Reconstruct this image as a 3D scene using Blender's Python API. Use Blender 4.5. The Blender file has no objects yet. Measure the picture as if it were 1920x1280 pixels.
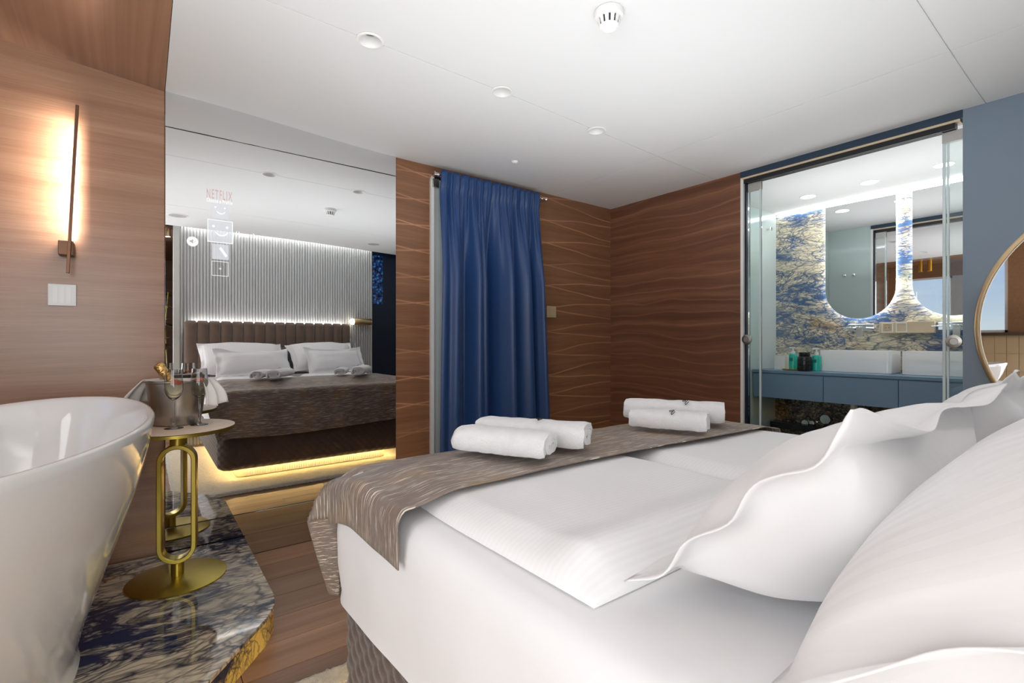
import bpy, bmesh, math, random
from mathutils import Vector, Matrix, noise
from math import sin, cos, pi, sqrt, atan2, radians
random.seed(7)
C = bpy.context.scene.collection
sc = bpy.context.scene
H = 1.12                      # eye height
FX, FY = 0.603, 0.798         # view direction on the floor
F = 914.0
# ------------------------------------------------------------------ camera
cd = bpy.data.cameras.new('camera'); cam = bpy.data.objects.new('camera', cd); C.objects.link(cam)
cd.sensor_width = 36; cd.lens = F/1920*36; cd.clip_start = 0.02
cam.location = (0, 0, H); cam.rotation_euler = (pi/2, 0, -atan2(FX, FY))
sc.camera = cam
# ------------------------------------------------------------------ world
w = bpy.data.worlds.new('sky'); sc.world = w; w.use_nodes = True
nt = w.node_tree; nt.nodes.clear()
wo = nt.nodes.new('ShaderNodeOutputWorld'); bg = nt.nodes.new('ShaderNodeBackground')
tc = nt.nodes.new('ShaderNodeTexCoord'); sp = nt.nodes.new('ShaderNodeSeparateXYZ')
cr = nt.nodes.new('ShaderNodeValToRGB')
cr.color_ramp.elements[0].position = 0.0; cr.color_ramp.elements[0].color = (.80, .88, .97, 1)
cr.color_ramp.elements[1].position = 0.22; cr.color_ramp.elements[1].color = (.20, .40, .88, 1)
nz = nt.nodes.new('ShaderNodeTexNoise'); nz.inputs['Scale'].default_value = 2.2; nz.inputs['Detail'].default_value = 5
mp = nt.nodes.new('ShaderNodeMapping'); mp.inputs['Scale'].default_value = (1, 1, 7)
cr2 = nt.nodes.new('ShaderNodeValToRGB'); cr2.color_ramp.elements[0].position = .48; cr2.color_ramp.elements[1].position = .75
mx = nt.nodes.new('ShaderNodeMix'); mx.data_type = 'RGBA'; mx.inputs[7].default_value = (.85, .9, .97, 1)
L = nt.links.new
L(tc.outputs['Generated'], sp.inputs[0]); L(sp.outputs['Z'], cr.inputs[0]); L(tc.outputs['Generated'], mp.inputs[0]); L(mp.outputs[0], nz.inputs[0])
L(nz.outputs['Fac'], cr2.inputs[0]); L(cr2.outputs[0], mx.inputs[0]); L(cr.outputs[0], mx.inputs[6]); L(mx.outputs[2], bg.inputs[0]); L(bg.outputs[0], wo.inputs[0])
bg.inputs[1].default_value = 1.0
# ------------------------------------------------------------------ added fill lights out of view
def area(name, loc, rot, sx, sy, power, col=(1, 1, 1)):
    l = bpy.data.lights.new(name, 'AREA'); l.shape = 'RECTANGLE'; l.size = sx; l.size_y = sy; l.energy = power; l.color = col
    o = bpy.data.objects.new(name, l); C.objects.link(o); o.location = loc; o.rotation_euler = rot; return o
area('fill_left', (-1.42, -0.05, 1.35), (0, -pi/2, 0), 1.7, 1.6, 30, (.96, .985, 1))  # invented side fill inside the room; the wall behind it is solid
area('fill_rear', (-0.62, -1.5, 1.3), (pi/2, 0, 0), 1.3, 2.0, 40, (.96, .985, 1))  # added fill behind the camera, standing free in the corridor
area('ceiling_fill', (1.35, 1.15, 1.30), (pi, 0, 0), 2.4, 1.7, 20, (.97, .99, 1))  # unseen uplight added over the bed to brighten the ceiling
area('ceiling_fill_corridor', (-.7, .6, 1.45), (pi, 0, 0), 1.0, 2.0, 5, (1, .99, .97))  # another added uplight, under the wood ceiling by the bathtub
area('ceiling_fill_bathroom', (3.95, .95, 1.75), (pi, 0, 0), .8, 1.8, 6.5, (1, 1, 1))  # extra upward fill added to lift the bathroom ceiling, not a fitting
sc.view_settings.view_transform = 'Standard'; sc.view_settings.look = 'None'
sc.view_settings.exposure = 0.12; sc.view_settings.gamma = 1.0; sc.view_settings.use_curve_mapping = False

# ------------------------------------------------------------------ projection helpers (picture point to a plane of the room)
def ray(px): u = (px-960)/F; return FX+FY*u, FY-FX*u
def pY(px, py, Y): dx, dy = ray(px); t = Y/dy; return Vector((t*dx, Y, H+(640-py)/F*t))
def pX(px, py, X): dx, dy = ray(px); t = X/dx; return Vector((X, t*dy, H+(640-py)/F*t))
def pZ(px, py, z): dx, dy = ray(px); t = (z-H)*F/(640-py); return Vector((t*dx, t*dy, z))
def sm(t): t = max(0., min(1., t)); return t*t*(3-2*t)
def zc(x, y):
    a = sm((3.26-x)/2.2); b = sm((2.88-y)/1.2); l = sm((1.26-x)/1.2)
    return H+1.155+.05*a*b+.047*l*(1-b)+min(.09, .09*max(0, .083-x))
def nz3(x, y, z=0): return noise.noise(Vector((x, y, z)))

# ------------------------------------------------------------------ materials
class NT:
    def __init__(s, name):
        s.m = bpy.data.materials.new(name); s.m.use_nodes = True; s.t = s.m.node_tree
        s.b = s.t.nodes['Principled BSDF']; s.out = s.t.nodes['Material Output']
    def n(s, kind, **kw):
        x = s.t.nodes.new('ShaderNode'+kind)
        for k, v in kw.items(): setattr(x, k, v)
        return x
    def l(s, a, b): s.t.links.new(a, b)
    def val(s, x, i):
        if isinstance(i, (int, float)): x.default_value = i
        else: s.l(i, x)
    def math(s, op, a, b=0.0, c=None):
        x = s.n('Math', operation=op); s.val(x.inputs[0], a); s.val(x.inputs[1], b)
        if c is not None: s.val(x.inputs[2], c)
        return x.outputs[0]
    def xyz(s, kind='Object'):
        t = s.n('TexCoord'); q = s.n('SeparateXYZ'); s.l(t.outputs[kind], q.inputs[0]); return t.outputs[kind], q.outputs[0], q.outputs[1], q.outputs[2]
    def comb(s, x, y, z):
        c = s.n('CombineXYZ'); s.val(c.inputs[0], x); s.val(c.inputs[1], y); s.val(c.inputs[2], z); return c.outputs[0]
    def noise(s, vec, scale, detail=4, rough=.5, dist=0):
        x = s.n('TexNoise'); s.l(vec, x.inputs['Vector']); x.inputs['Scale'].default_value = scale
        x.inputs['Detail'].default_value = detail; x.inputs['Roughness'].default_value = rough; x.inputs['Distortion'].default_value = dist
        return x.outputs['Fac']
    def ramp(s, fac, stops):
        x = s.n('ValToRGB'); e = x.color_ramp.elements
        while len(e) < len(stops): e.new(.5)
        for k, (p, c) in enumerate(stops):
            e[k].position = p; e[k].color = (c[0], c[1], c[2], 1) if not isinstance(c, (int, float)) else (c, c, c, 1)
        s.l(fac, x.inputs[0]); return x.outputs[0]
    def mix(s, f, a, b, mode='MIX'):
        x = s.n('Mix', data_type='RGBA', blend_type=mode); s.val(x.inputs[0], f)
        for k, v in ((6, a), (7, b)):
            if isinstance(v, tuple): x.inputs[k].default_value = (*v, 1)
            else: s.l(v, x.inputs[k])
        return x.outputs[2]
    def bump(s, h, strength=.3, dist=.002):
        x = s.n('Bump'); x.inputs['Strength'].default_value = strength; x.inputs['Distance'].default_value = dist
        s.l(h, x.inputs['Height']); s.l(x.outputs[0], s.b.inputs['Normal'])

def mat(name, col, rough=.5, metal=0, coat=0, sheen=0, bump=None, var=None, spec=None):
    q = NT(name); b = q.b
    b.inputs['Base Color'].default_value = (*col, 1); b.inputs['Roughness'].default_value = rough; b.inputs['Metallic'].default_value = metal
    b.inputs['Coat Weight'].default_value = coat; b.inputs['Coat Roughness'].default_value = .06
    b.inputs['Sheen Weight'].default_value = sheen
    if spec is not None: b.inputs['Specular IOR Level'].default_value = spec
    v, x, y, z = q.xyz()
    if var or not bump:
        vs, amt = var or (6, .06)
        f = q.noise(v, vs, 3)
        lo = tuple(c*(1-amt) for c in col); hi = tuple(min(1, c*(1+amt)) for c in col)
        q.l(q.ramp(f, [(.3, lo), (.7, hi)]), b.inputs['Base Color'])
    if bump: q.bump(q.noise(v, bump[0], 3), bump[1], bump[2])
    return q.m

def emis(name, col, strength):
    q = NT(name); q.b.inputs['Base Color'].default_value = (*col, 1); q.b.inputs['Emission Color'].default_value = (*col, 1)
    q.b.inputs['Emission Strength'].default_value = strength; return q.m

def veneer(name, axis, dark, mid, lite, period, line, lineamt, wav, rough=.38, seed=0, lens=False, u0=2.5, fine=1.0):
    q = NT(name); v, x, y, z = q.xyz()
    u, vv = (x, z) if axis == 'X' else (y, z)
    if axis == 'F': u, vv = x, y
    ri = q.n('ObjectInfo').outputs['Random'] if axis == 'F' else 0.0
    us = q.math('ADD', u, q.math('MULTIPLY', ri, 17.) if axis == 'F' else seed)
    wv = q.noise(q.comb(q.math('MULTIPLY', us, .9), q.math('MULTIPLY', vv, 1.6), seed), 1.0, 2)
    v2 = q.math('ADD', vv, q.math('MULTIPLY', wv, wav))
    g1 = q.noise(q.comb(q.math('MULTIPLY', us, .35), q.math('MULTIPLY', v2, 13), seed), 1.0, 6, .62)
    g2 = q.noise(q.comb(q.math('MULTIPLY', us, 5), q.math('MULTIPLY', v2, 330), seed), 1.0, 3, .6)
    c = q.ramp(g1, [(.28, dark), (.5, mid), (.72, lite)])
    c = q.mix(q.ramp(g2, [(.35, .0), (.7, .45*fine)]), c, tuple(k*.55 for k in dark))
    if lineamt:
        if lens:
            fr = q.math('FRACT', q.math('DIVIDE', v2, period))
            d = q.math('ABSOLUTE', q.math('SUBTRACT', fr, .5))
            g = q.math('MULTIPLY', q.math('ADD', q.math('SINE', q.math('MULTIPLY', q.math('SUBTRACT', us, u0), 2.35)), .25), .29)
            d = q.math('ABSOLUTE', q.math('SUBTRACT', d, q.math('ABSOLUTE', g)))
        else:
            wv3 = q.noise(q.comb(q.math('MULTIPLY', us, 1.7), q.math('MULTIPLY', vv, 5), seed+4), 1.0, 2)
            fr = q.math('FRACT', q.math('ADD', q.math('DIVIDE', v2, period), q.math('MULTIPLY', wv3, 1.1)))
            d = q.math('ABSOLUTE', q.math('SUBTRACT', fr, .5))
        ln = q.ramp(d, [(0., 1.), (line, .25), (line*3, 0.)])
        msk = q.ramp(q.noise(q.comb(q.math('MULTIPLY', us, 1.5), q.math('MULTIPLY', vv, 3), 5), 1.0, 2), [(.3, .25), (.6, 1.)])
        c = q.mix(q.math('MULTIPLY', q.math('MULTIPLY', ln, msk), lineamt), c, tuple(min(1, k*2.1) for k in lite))
    if axis == 'F':
        k = q.math('ADD', .78, q.math('MULTIPLY', ri, .44)); cc = q.comb(k, k, k)
        c = q.mix(1.0, c, cc, 'MULTIPLY')
    q.l(c, q.b.inputs['Base Color']); q.b.inputs['Roughness'].default_value = rough
    q.bump(g2, .12, .001)
    return q.m

def marble(name, rot, stretch, scale, cream, ochre, blue, vein, bluemix=(.50, .60), rough=.05, veinw=.035, green=None):
    q = NT(name); v, x, y, z = q.xyz()
    m = q.n('Mapping'); m.inputs['Rotation'].default_value = rot; m.inputs['Scale'].default_value = stretch; q.l(v, m.inputs[0]); v = m.outputs[0]
    d = q.n('TexNoise'); d.inputs['Scale'].default_value = 1.3*scale; d.inputs['Detail'].default_value = 2; q.l(v, d.inputs['Vector'])
    va = q.n('VectorMath', operation='MULTIPLY_ADD'); q.l(d.outputs['Color'], va.inputs[0]); va.inputs[1].default_value = (.6/scale,)*3; q.l(v, va.inputs[2])
    d2 = q.n('TexNoise'); d2.inputs['Scale'].default_value = 7*scale; d2.inputs['Detail'].default_value = 3; q.l(v, d2.inputs['Vector'])
    vb = q.n('VectorMath', operation='MULTIPLY_ADD'); q.l(d2.outputs['Color'], vb.inputs[0]); vb.inputs[1].default_value = (.13/scale,)*3; q.l(va.outputs[0], vb.inputs[2]); w_ = vb.outputs[0]
    n1 = q.noise(w_, 2.1*scale, 7, .6)
    c = q.ramp(n1, [(.25, tuple(k*.6 for k in cream)), (.42, cream), (.57, tuple(min(1, k*1.12) for k in cream)), (.65, ochre), (.8, tuple(k*.6 for k in ochre))])
    if green: c = q.mix(q.ramp(q.noise(w_, 1.1*scale, 3), [(.56, 0.), (.64, .8)]), c, green)
    bm = q.noise(w_, .95*scale, 8, .68)
    def vor(s, wd):
        vo = q.n('TexVoronoi', feature='DISTANCE_TO_EDGE'); vo.inputs['Scale'].default_value = s; q.l(w_, vo.inputs['Vector'])
        return q.ramp(vo.outputs['Distance'], [(0., 1.), (wd, .6), (wd*2.4, 0.)])
    def msk(s, lo, hi, off):
        o2 = q.n('VectorMath', operation='ADD'); q.l(w_, o2.inputs[0]); o2.inputs[1].default_value = (off, off, off); return q.ramp(q.noise(o2.outputs[0], s*scale, 3), [(lo, 0.), (hi, 1.)])
    v1 = vor(3.0*scale, veinw*.55); v2 = vor(8*scale, veinw*1.0); v3 = vor(17*scale, veinw*1.6)
    near_ = q.ramp(bm, [(bluemix[0]-.12, 0.), (bluemix[0]+.02, 1.)])
    c = q.mix(q.math('MULTIPLY', v3, q.math('MULTIPLY', near_, .9)), c, vein)
    c = q.mix(q.math('MULTIPLY', v2, q.math('MAXIMUM', near_, q.math('MULTIPLY', msk(1.8, .42, .56, 4.), .85))), c, vein)
    c = q.mix(q.math('MULTIPLY', v1, q.math('ADD', .25, q.math('MULTIPLY', msk(1.5, .4, .55, 9.), .6))), c, vein)
    bl = q.mix(q.noise(w_, 9*scale, 4), blue, tuple(k*.4 for k in blue))
    c = q.mix(q.math('MULTIPLY', q.ramp(bm, [(bluemix[0], 0.), (bluemix[1], 1.)]), q.ramp(q.noise(w_, 14*scale, 4, .65), [(.36, .15), (.5, .97)])), c, bl)
    q.l(c, q.b.inputs['Base Color']); q.b.inputs['Roughness'].default_value = rough; q.b.inputs['Coat Weight'].default_value = .3
    return q.m

def glass_pane(name, tint, refl=.09, alpha=.05):
    q = NT(name); q.t.nodes.remove(q.b)
    tr = q.n('BsdfTransparent'); tr.inputs[0].default_value = (*tint, 1)
    gl = q.n('BsdfGlossy'); gl.inputs['Roughness'].default_value = .0; gl.inputs[0].default_value = (.9, .95, .95, 1)
    fr = q.n('Fresnel'); fr.inputs[0].default_value = 1.45
    mx = q.n('MixShader'); q.l(fr.outputs[0], mx.inputs[0]); q.l(tr.outputs[0], mx.inputs[1]); q.l(gl.outputs[0], mx.inputs[2]); q.l(mx.outputs[0], q.out.inputs[0])
    return q.m

def ghost(name, col, strength, fac):
    q = NT(name); q.t.nodes.remove(q.b)
    tr = q.n('BsdfTransparent'); em = q.n('Emission'); em.inputs[0].default_value = (*col, 1); em.inputs[1].default_value = strength
    mx = q.n('MixShader'); mx.inputs[0].default_value = fac; q.l(tr.outputs[0], mx.inputs[1]); q.l(em.outputs[0], mx.inputs[2]); q.l(mx.outputs[0], q.out.inputs[0])
    return q.m

M = {}
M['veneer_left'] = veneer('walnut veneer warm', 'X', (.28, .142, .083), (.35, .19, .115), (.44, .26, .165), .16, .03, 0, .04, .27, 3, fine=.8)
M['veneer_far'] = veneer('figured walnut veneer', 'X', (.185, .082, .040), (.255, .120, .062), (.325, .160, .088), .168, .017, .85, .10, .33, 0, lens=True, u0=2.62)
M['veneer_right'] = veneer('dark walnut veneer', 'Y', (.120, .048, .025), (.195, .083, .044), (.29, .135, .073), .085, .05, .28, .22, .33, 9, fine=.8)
M['veneer_brown'] = veneer('plain brown veneer', 'X', (.10, .05, .03), (.14, .07, .042), (.18, .09, .055), .1, .05, 0, .1, .5, 5)
M['plank'] = veneer('oiled oak floor board', 'F', (.21, .105, .055), (.33, .18, .10), (.43, .255, .155), .1, .05, 0, .03, .33, 2, fine=.8)
M['groove'] = mat('dark joint', (.02, .014, .01), .8)
M['ceil'] = mat('matt white ceiling', (.76, .765, .77), .75, var=(1.2, .012))
M['blue'] = mat('blue grey lacquer', (.185, .245, .315), .42, var=(2, .03))
M['blue_cab'] = mat('denim blue cabinet lacquer', (.175, .275, .40), .33, var=(2, .03))
M['white'] = mat('white paint', (.80, .80, .79), .4, var=(3, .02))
M['plastic'] = mat('white plastic', (.84, .84, .83), .35, var=(5, .02))
M['tub'] = mat('white mineral cast', (.87, .87, .86), .09, coat=.6, var=(1, .01))
M['ceramic'] = mat('white ceramic', (.86, .86, .86), .08, coat=.5, var=(1, .01))
M['brass'] = mat('satin brass', (.46, .36, .075), .33, 1, var=(4, .05))
M['brass_light'] = mat('champagne brass', (.62, .46, .27), .28, 1, var=(4, .05))
M['gold'] = mat('gold tube', (.85, .52, .09), .25, 1, var=(4, .05))
M['bronze'] = mat('brown bronze', (.15, .075, .045), .4, .7, var=(4, .05))
M['chrome'] = mat('chrome', (.85, .85, .86), .07, 1, var=(4, .02))
M['steel'] = mat('brushed steel', (.50, .48, .45), .33, 1, var=(7, .06))
M['alu'] = mat('grey aluminium', (.52, .51, .49), .4, .6, var=(7, .04))
M['beige'] = mat('beige laminate', (.66, .54, .38), .35, var=(7, .03))
M['beige_sw'] = mat('beige switch', (.50, .40, .24), .4, var=(7, .03))
M['tabletop'] = mat('blush leather top', (.82, .67, .53), .45, var=(12, .05))
M['black'] = mat('black plastic', (.012, .012, .015), .25, var=(7, .1))
M['navywall'] = mat('near black navy wall', (.006, .012, .03), .3, var=(7, .1))
M['towel'] = mat('white terry', (.86, .86, .865), .95, sheen=.4, bump=(420, .9, .004), var=(30, .03))
M['linen'] = mat('white cotton', (.80, .80, .81), .8, sheen=.15, bump=(24, .35, .006), var=(3, .012))
M['sheet'] = mat('white fitted sheet', (.80, .805, .82), .8, sheen=.1, bump=(9, .25, .01), var=(3, .012))
M['greyc'] = mat('charcoal cushion', (.10, .10, .11), .9, var=(30, .08))
M['velvet'] = mat('brown velvet', (.085, .058, .046), .75, sheen=.35, var=(9, .12))
M['velvet2'] = mat('taupe velvet', (.17, .110, .080), .75, sheen=.7, var=(9, .12))
M['rug'] = mat('cream shag', (.80, .74, .60), .95, sheen=.5, bump=(260, 1., .012), var=(60, .12))
M['napkin'] = mat('white napkin', (.82, .80, .76), .85, bump=(300, .3, .001), var=(20, .03))
M['flute'] = mat('pearl grey ribs', (.53, .54, .54), .38, var=(1, .01))
M['tile'] = mat('beige glazed tile', (.58, .44, .26), .22, var=(2, .05))
M['grout'] = mat('grout', (.42, .32, .20), .8)
M['curtain_brown'] = mat('brown drape', (.24, .13, .06), .8, var=(40, .1))
M['voile'] = mat('grey voile', (.45, .42, .42), .7, var=(40, .04))
M['hose'] = mat('white hose', (.72, .72, .70), .45, var=(9, .03))
M['foil'] = mat('gold foil', (.74, .47, .17), .3, 1, bump=(90, .9, .004), var=(60, .2))
M['bottleglass'] = mat('dark green bottle glass', (.01, .03, .012), .06, coat=.5, var=(9, .1))
M['teal'] = mat('teal liquid soap', (.02, .46, .38), .25, var=(9, .05))
M['sand'] = mat('sand jar', (.62, .48, .28), .35, var=(9, .05))
M['berry'] = mat('strawberry flesh', (.85, .16, .05), .35, var=(60, .25))
M['leaf'] = mat('olive leaf', (.055, .05, .014), .4, var=(8, .3))
M['leaf2'] = mat('golden stem', (.38, .33, .06), .45, var=(8, .2))
M['pot'] = mat('dark pot', (.03, .025, .025), .5, var=(8, .1))
M['bathglass'] = mat('pale green back painted glass', (.56, .66, .64), .12, coat=.4, var=(.8, .04))
M['led_warm'] = emis('warm led', (1., .68, .26), 60)
M['led_white'] = emis('white led', (1, .97, .93), 50)
M['led_cove'] = emis('white cove led', (1, .98, .95), 14)
M['led_bath'] = emis('bathroom led', (1, 1, 1), 9)
M['led_spot'] = emis('downlight disc', (1, .98, .96), 26)
M['led_wall'] = emis('warm wall led', (1., .80, .62), 8)
M['bulb'] = emis('opal globe', (1, .90, .72), 7)
M['fabric_black'] = mat('black thread', (.01, .01, .01), .8)
M['speaker'] = mat('ceiling speaker grille', (.42, .42, .42), .7, var=(90, .1))
# mirrors
def mirror(name, col, r=0.0):
    q = NT(name); q.b.inputs['Base Color'].default_value = (*col, 1); q.b.inputs['Metallic'].default_value = 1; q.b.inputs['Roughness'].default_value = r
    return q.m
M['mirror'] = mirror('silvered mirror', (.77, .775, .78))
M['mirror_dark'] = mirror('smoked mirror', (.50, .48, .47), .02)
M['glass'] = glass_pane('clear glass', (.93, .97, .96))
M['glass_edge'] = mat('polished glass edge', (.66, .76, .78), .15, coat=.5, var=(3, .03))
q = NT('crystal'); q.b.inputs['Transmission Weight'].default_value = 1; q.b.inputs['Roughness'].default_value = 0; q.b.inputs['IOR'].default_value = 1.45; M['crystal'] = q.m
q = NT('sparkling wine'); q.b.inputs['Transmission Weight'].default_value = .93; q.b.inputs['Roughness'].default_value = .02; q.b.inputs['IOR'].default_value = 1.2
q.b.inputs['Base Color'].default_value = (1, .95, .74, 1); M['wine'] = q.m
# marbles
M['marble_top'] = marble('blue and cream quartzite top', (0, 0, radians(-38)), (.8, 1.9, 1), .85, (.60, .51, .38), (.55, .30, .10), (.012, .030, .10), (.010, .016, .045), (.485, .53))
M['marble_riser'] = marble('golden quartzite riser', (radians(35), 0, 0), (1.4, 1.4, 1.2), 1.9, (.85, .62, .16), (.80, .50, .08), (.012, .03, .09), (.01, .018, .05), (.54, .6), .1)
M['marble_bath'] = marble('blue and cream quartzite wall', (0, 0, 0), (1, .75, 2.6), 1.35, (.74, .67, .50), (.58, .42, .24), (.075, .165, .36), (.06, .09, .16), (.485, .56), .12, .03, (.34, .36, .20))
M['marble_dark'] = marble('brown and black quartzite', (0, .3, 0), (1, 1, 1.6), 1.7, (.30, .25, .17), (.28, .17, .07), (.010, .016, .03), (.008, .01, .016), (.52, .62), .12)
# blue crystal artwork
q = NT('blue crystal artwork'); v, x, y, z = q.xyz(); vo = q.n('TexVoronoi'); vo.inputs['Scale'].default_value = 26; q.l(v, vo.inputs['Vector'])
q.l(q.ramp(vo.outputs['Distance'], [(.1, (.08, .38, .80)), (.35, (.01, .08, .35)), (.7, (.0, .01, .05))]), q.b.inputs['Base Color']); q.b.inputs['Roughness'].default_value = .15; q.bump(vo.outputs['Distance'], 1., .02); M['art'] = q.m
# satin stripe
def satin(name, period, axis):
    q = NT(name); v, x, y, z = q.xyz('Object'); a = {'X': x, 'Y': y}[axis]
    s = q.math('SINE', q.math('MULTIPLY', a, 2*pi/period)); f = q.ramp(q.math('ADD', q.math('MULTIPLY', s, .5), .5), [(.4, 0.), (.6, 1.)])
    q.l(q.mix(f, (.80, .80, .81), (.82, .82, .83)), q.b.inputs['Base Color'])
    q.l(q.ramp(f, [(0., .75), (1., .5)]), q.b.inputs['Roughness']); q.b.inputs['Sheen Weight'].default_value = .1
    h = q.math('ADD', q.math('MULTIPLY', f, .08), q.math('MULTIPLY', q.noise(v, 7, 3), 4.)); q.bump(h, .22, .004)
    return q.m
M['satin'] = satin('satin striped cotton', .012, 'Y'); M['satin_pillow'] = satin('satin striped pillow cotton', .022, 'X')
# navy satin curtain
q = NT('navy satin'); v, x, y, z = q.xyz(); q.b.inputs['Base Color'].default_value = (.013, .050, .165, 1); q.b.inputs['Roughness'].default_value = .42
q.b.inputs['Sheen Weight'].default_value = .04; q.bump(q.noise(v, 900, 2), .25, .0006); M['navy'] = q.m
# runner: taupe weave with pale slubs
q = NT('slub weave runner'); v, x, y, z = q.xyz('UV')
s1 = q.noise(q.comb(q.math('MULTIPLY', x, 12.), q.math('MULTIPLY', y, 430.), q.math('MULTIPLY', q.noise(v, 3, 2), .6)), 1.0, 2, .5)
s2 = q.noise(q.comb(q.math('MULTIPLY', x, 30.), q.math('MULTIPLY', y, 420.), 3.), 1.0, 2, .5)
base = q.ramp(q.noise(v, 4.5, 3), [(.35, (.20, .145, .115)), (.5, (.235, .185, .155)), (.65, (.30, .20, .12))])
c = q.mix(q.ramp(s2, [(.45, 0.), (.75, .6)]), base, (.10, .085, .08)); c = q.mix(q.ramp(s1, [(.60, 0.), (.64, .92)]), c, (.78, .72, .60))
q.l(c, q.b.inputs['Base Color']); q.b.inputs['Roughness'].default_value = .5; q.b.inputs['Sheen Weight'].default_value = .1; q.bump(s1, .4, .001); M['runner'] = q.m

# ------------------------------------------------------------------ geometry helpers
class B:
    def __init__(s): s.v = []; s.f = []; s.uv = None
    def add(s, vs, fs):
        n = len(s.v); s.v += [tuple(p) for p in vs]; s.f += [tuple(i+n for i in f) for f in fs]; return s
    def box(s, x0, x1, y0, y1, z0, z1):
        return s.add([(x0, y0, z0), (x1, y0, z0), (x1, y1, z0), (x0, y1, z0), (x0, y0, z1), (x1, y0, z1), (x1, y1, z1), (x0, y1, z1)],
                     [(0, 3, 2, 1), (4, 5, 6, 7), (0, 1, 5, 4), (1, 2, 6, 5), (2, 3, 7, 6), (3, 0, 4, 7)])
    def lathe(s, prof, n=32, axis='Z', c=(0, 0, 0), close=False):
        vs = []
        for r, h in prof:
            for k in range(n):
                a = 2*pi*k/n; p = (r*cos(a), r*sin(a), h)
                if axis == 'X': p = (h, r*cos(a), r*sin(a))
                if axis == 'Y': p = (r*sin(a), h, r*cos(a))
                vs.append((p[0]+c[0], p[1]+c[1], p[2]+c[2]))
        fs = []; m = len(prof)
        for j in range(m-1 if not close else m):
            for k in range(n):
                a = j*n+k; b = j*n+(k+1) % n; j2 = (j+1) % m; fs.append((a, b, j2*n+(k+1) % n, j2*n+k))
        if not close: fs.append(tuple(reversed(range(n)))); fs.append(tuple(range((m-1)*n, m*n)))
        return s.add(vs, fs)
    def grid(s, fn, nu, nv, wrapu=False, flip=False):
        vs = [fn(i/(nu if wrapu else nu), j/nv) for j in range(nv+1) for i in range(nu+(0 if wrapu else 1))]
        w_ = nu+(0 if wrapu else 1); fs = []
        for j in range(nv):
            for i in range(nu):
                i2 = (i+1) % w_; f = (j*w_+i, j*w_+i2, (j+1)*w_+i2, (j+1)*w_+i); fs.append(tuple(reversed(f)) if flip else f)
        return s.add(vs, fs)
    def tube(s, pts, r, n=10, closed=False):
        pts = [Vector(p) for p in pts]; m = len(pts); vs = []
        up = None
        for i, p in enumerate(pts):
            a = pts[(i-1) % m] if (closed or i > 0) else p; b = pts[(i+1) % m] if (closed or i < m-1) else p
            t = (b-a).normalized()
            if up is None: up = t.orthogonal().normalized()
            up = (up-t*up.dot(t)).normalized(); q_ = t.cross(up); rr = r(i/(m-1)) if callable(r) else r
            for k in range(n): an = 2*pi*k/n; vs.append(p+(up*cos(an)+q_*sin(an))*rr)
        fs = []
        for i in range(m if closed else m-1):
            j = (i+1) % m
            for k in range(n): fs.append((i*n+k, i*n+(k+1) % n, j*n+(k+1) % n, j*n+k))
        if not closed: fs.append(tuple(reversed(range(n)))); fs.append(tuple(range((m-1)*n, m*n)))
        return s.add(vs, fs)
    def prism(s, poly, lo, hi, axis='Z'):
        n = len(poly)
        def P(p, h): return {'Z': (p[0], p[1], h), 'Y': (p[0], h, p[1]), 'X': (h, p[0], p[1])}[axis]
        vs = [P(p, lo) for p in poly]+[P(p, hi) for p in poly]
        fs = [tuple(reversed(range(n))), tuple(range(n, 2*n))]+[(k, (k+1) % n, n+(k+1) % n, n+k) for k in range(n)]
        return s.add(vs, fs)
    def mesh(s, name):
        me = bpy.data.meshes.new(name); me.from_pydata(s.v, [], s.f)
        bm = bmesh.new(); bm.from_mesh(me); bmesh.ops.recalc_face_normals(bm, faces=bm.faces); bm.to_mesh(me); bm.free(); return me
    def obj(s, name, m, parent=None, smooth=False, bevel=0, seg=2, sub=0, angle=35):
        me = s.mesh(name); me.materials.append(M[m] if isinstance(m, str) else m)
        if smooth or bevel:
            for p in me.polygons: p.use_smooth = True
            if not sub and hasattr(me, 'set_sharp_from_angle'): me.set_sharp_from_angle(angle=radians(angle))
        o = bpy.data.objects.new(name, me); C.objects.link(o)
        if bevel:
            b = o.modifiers.new('bevel', 'BEVEL'); b.width = bevel; b.segments = seg; b.limit_method = 'ANGLE'; b.angle_limit = radians(40); b.harden_normals = False
        if sub:
            b = o.modifiers.new('sub', 'SUBSURF'); b.levels = sub; b.render_levels = sub
        if parent: o.parent = parent
        return o
def tag(o, label, cat, group=None):
    o['label'] = label; o['category'] = cat
    if group: o['group'] = group
    return o
def thing(name, label, cat, loc=(0, 0, 0), rz=0, group=None):
    o = bpy.data.objects.new(name, None); C.objects.link(o); o.empty_display_size = .05; o.location = loc; o.rotation_euler = (0, 0, rz); return tag(o, label, cat, group)
def struct(o): o['kind'] = 'structure'; return o
def stuff(o): o['kind'] = 'stuff'; return o
def copy_tree(o, parent=None):
    c = o.copy(); C.objects.link(c); c.parent = parent
    for ch in list(o.children): copy_tree(ch, c)
    return c
def rrect(x0, x1, y0, y1, r, n=8):
    pts = []
    for cx, cy, a0 in ((x1-r, y1-r, 0), (x0+r, y1-r, pi/2), (x0+r, y0+r, pi), (x1-r, y0+r, 3*pi/2)):
        for k in range(n+1): a = a0+pi/2*k/n; pts.append((cx+r*cos(a), cy+r*sin(a)))
    return pts
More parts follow.
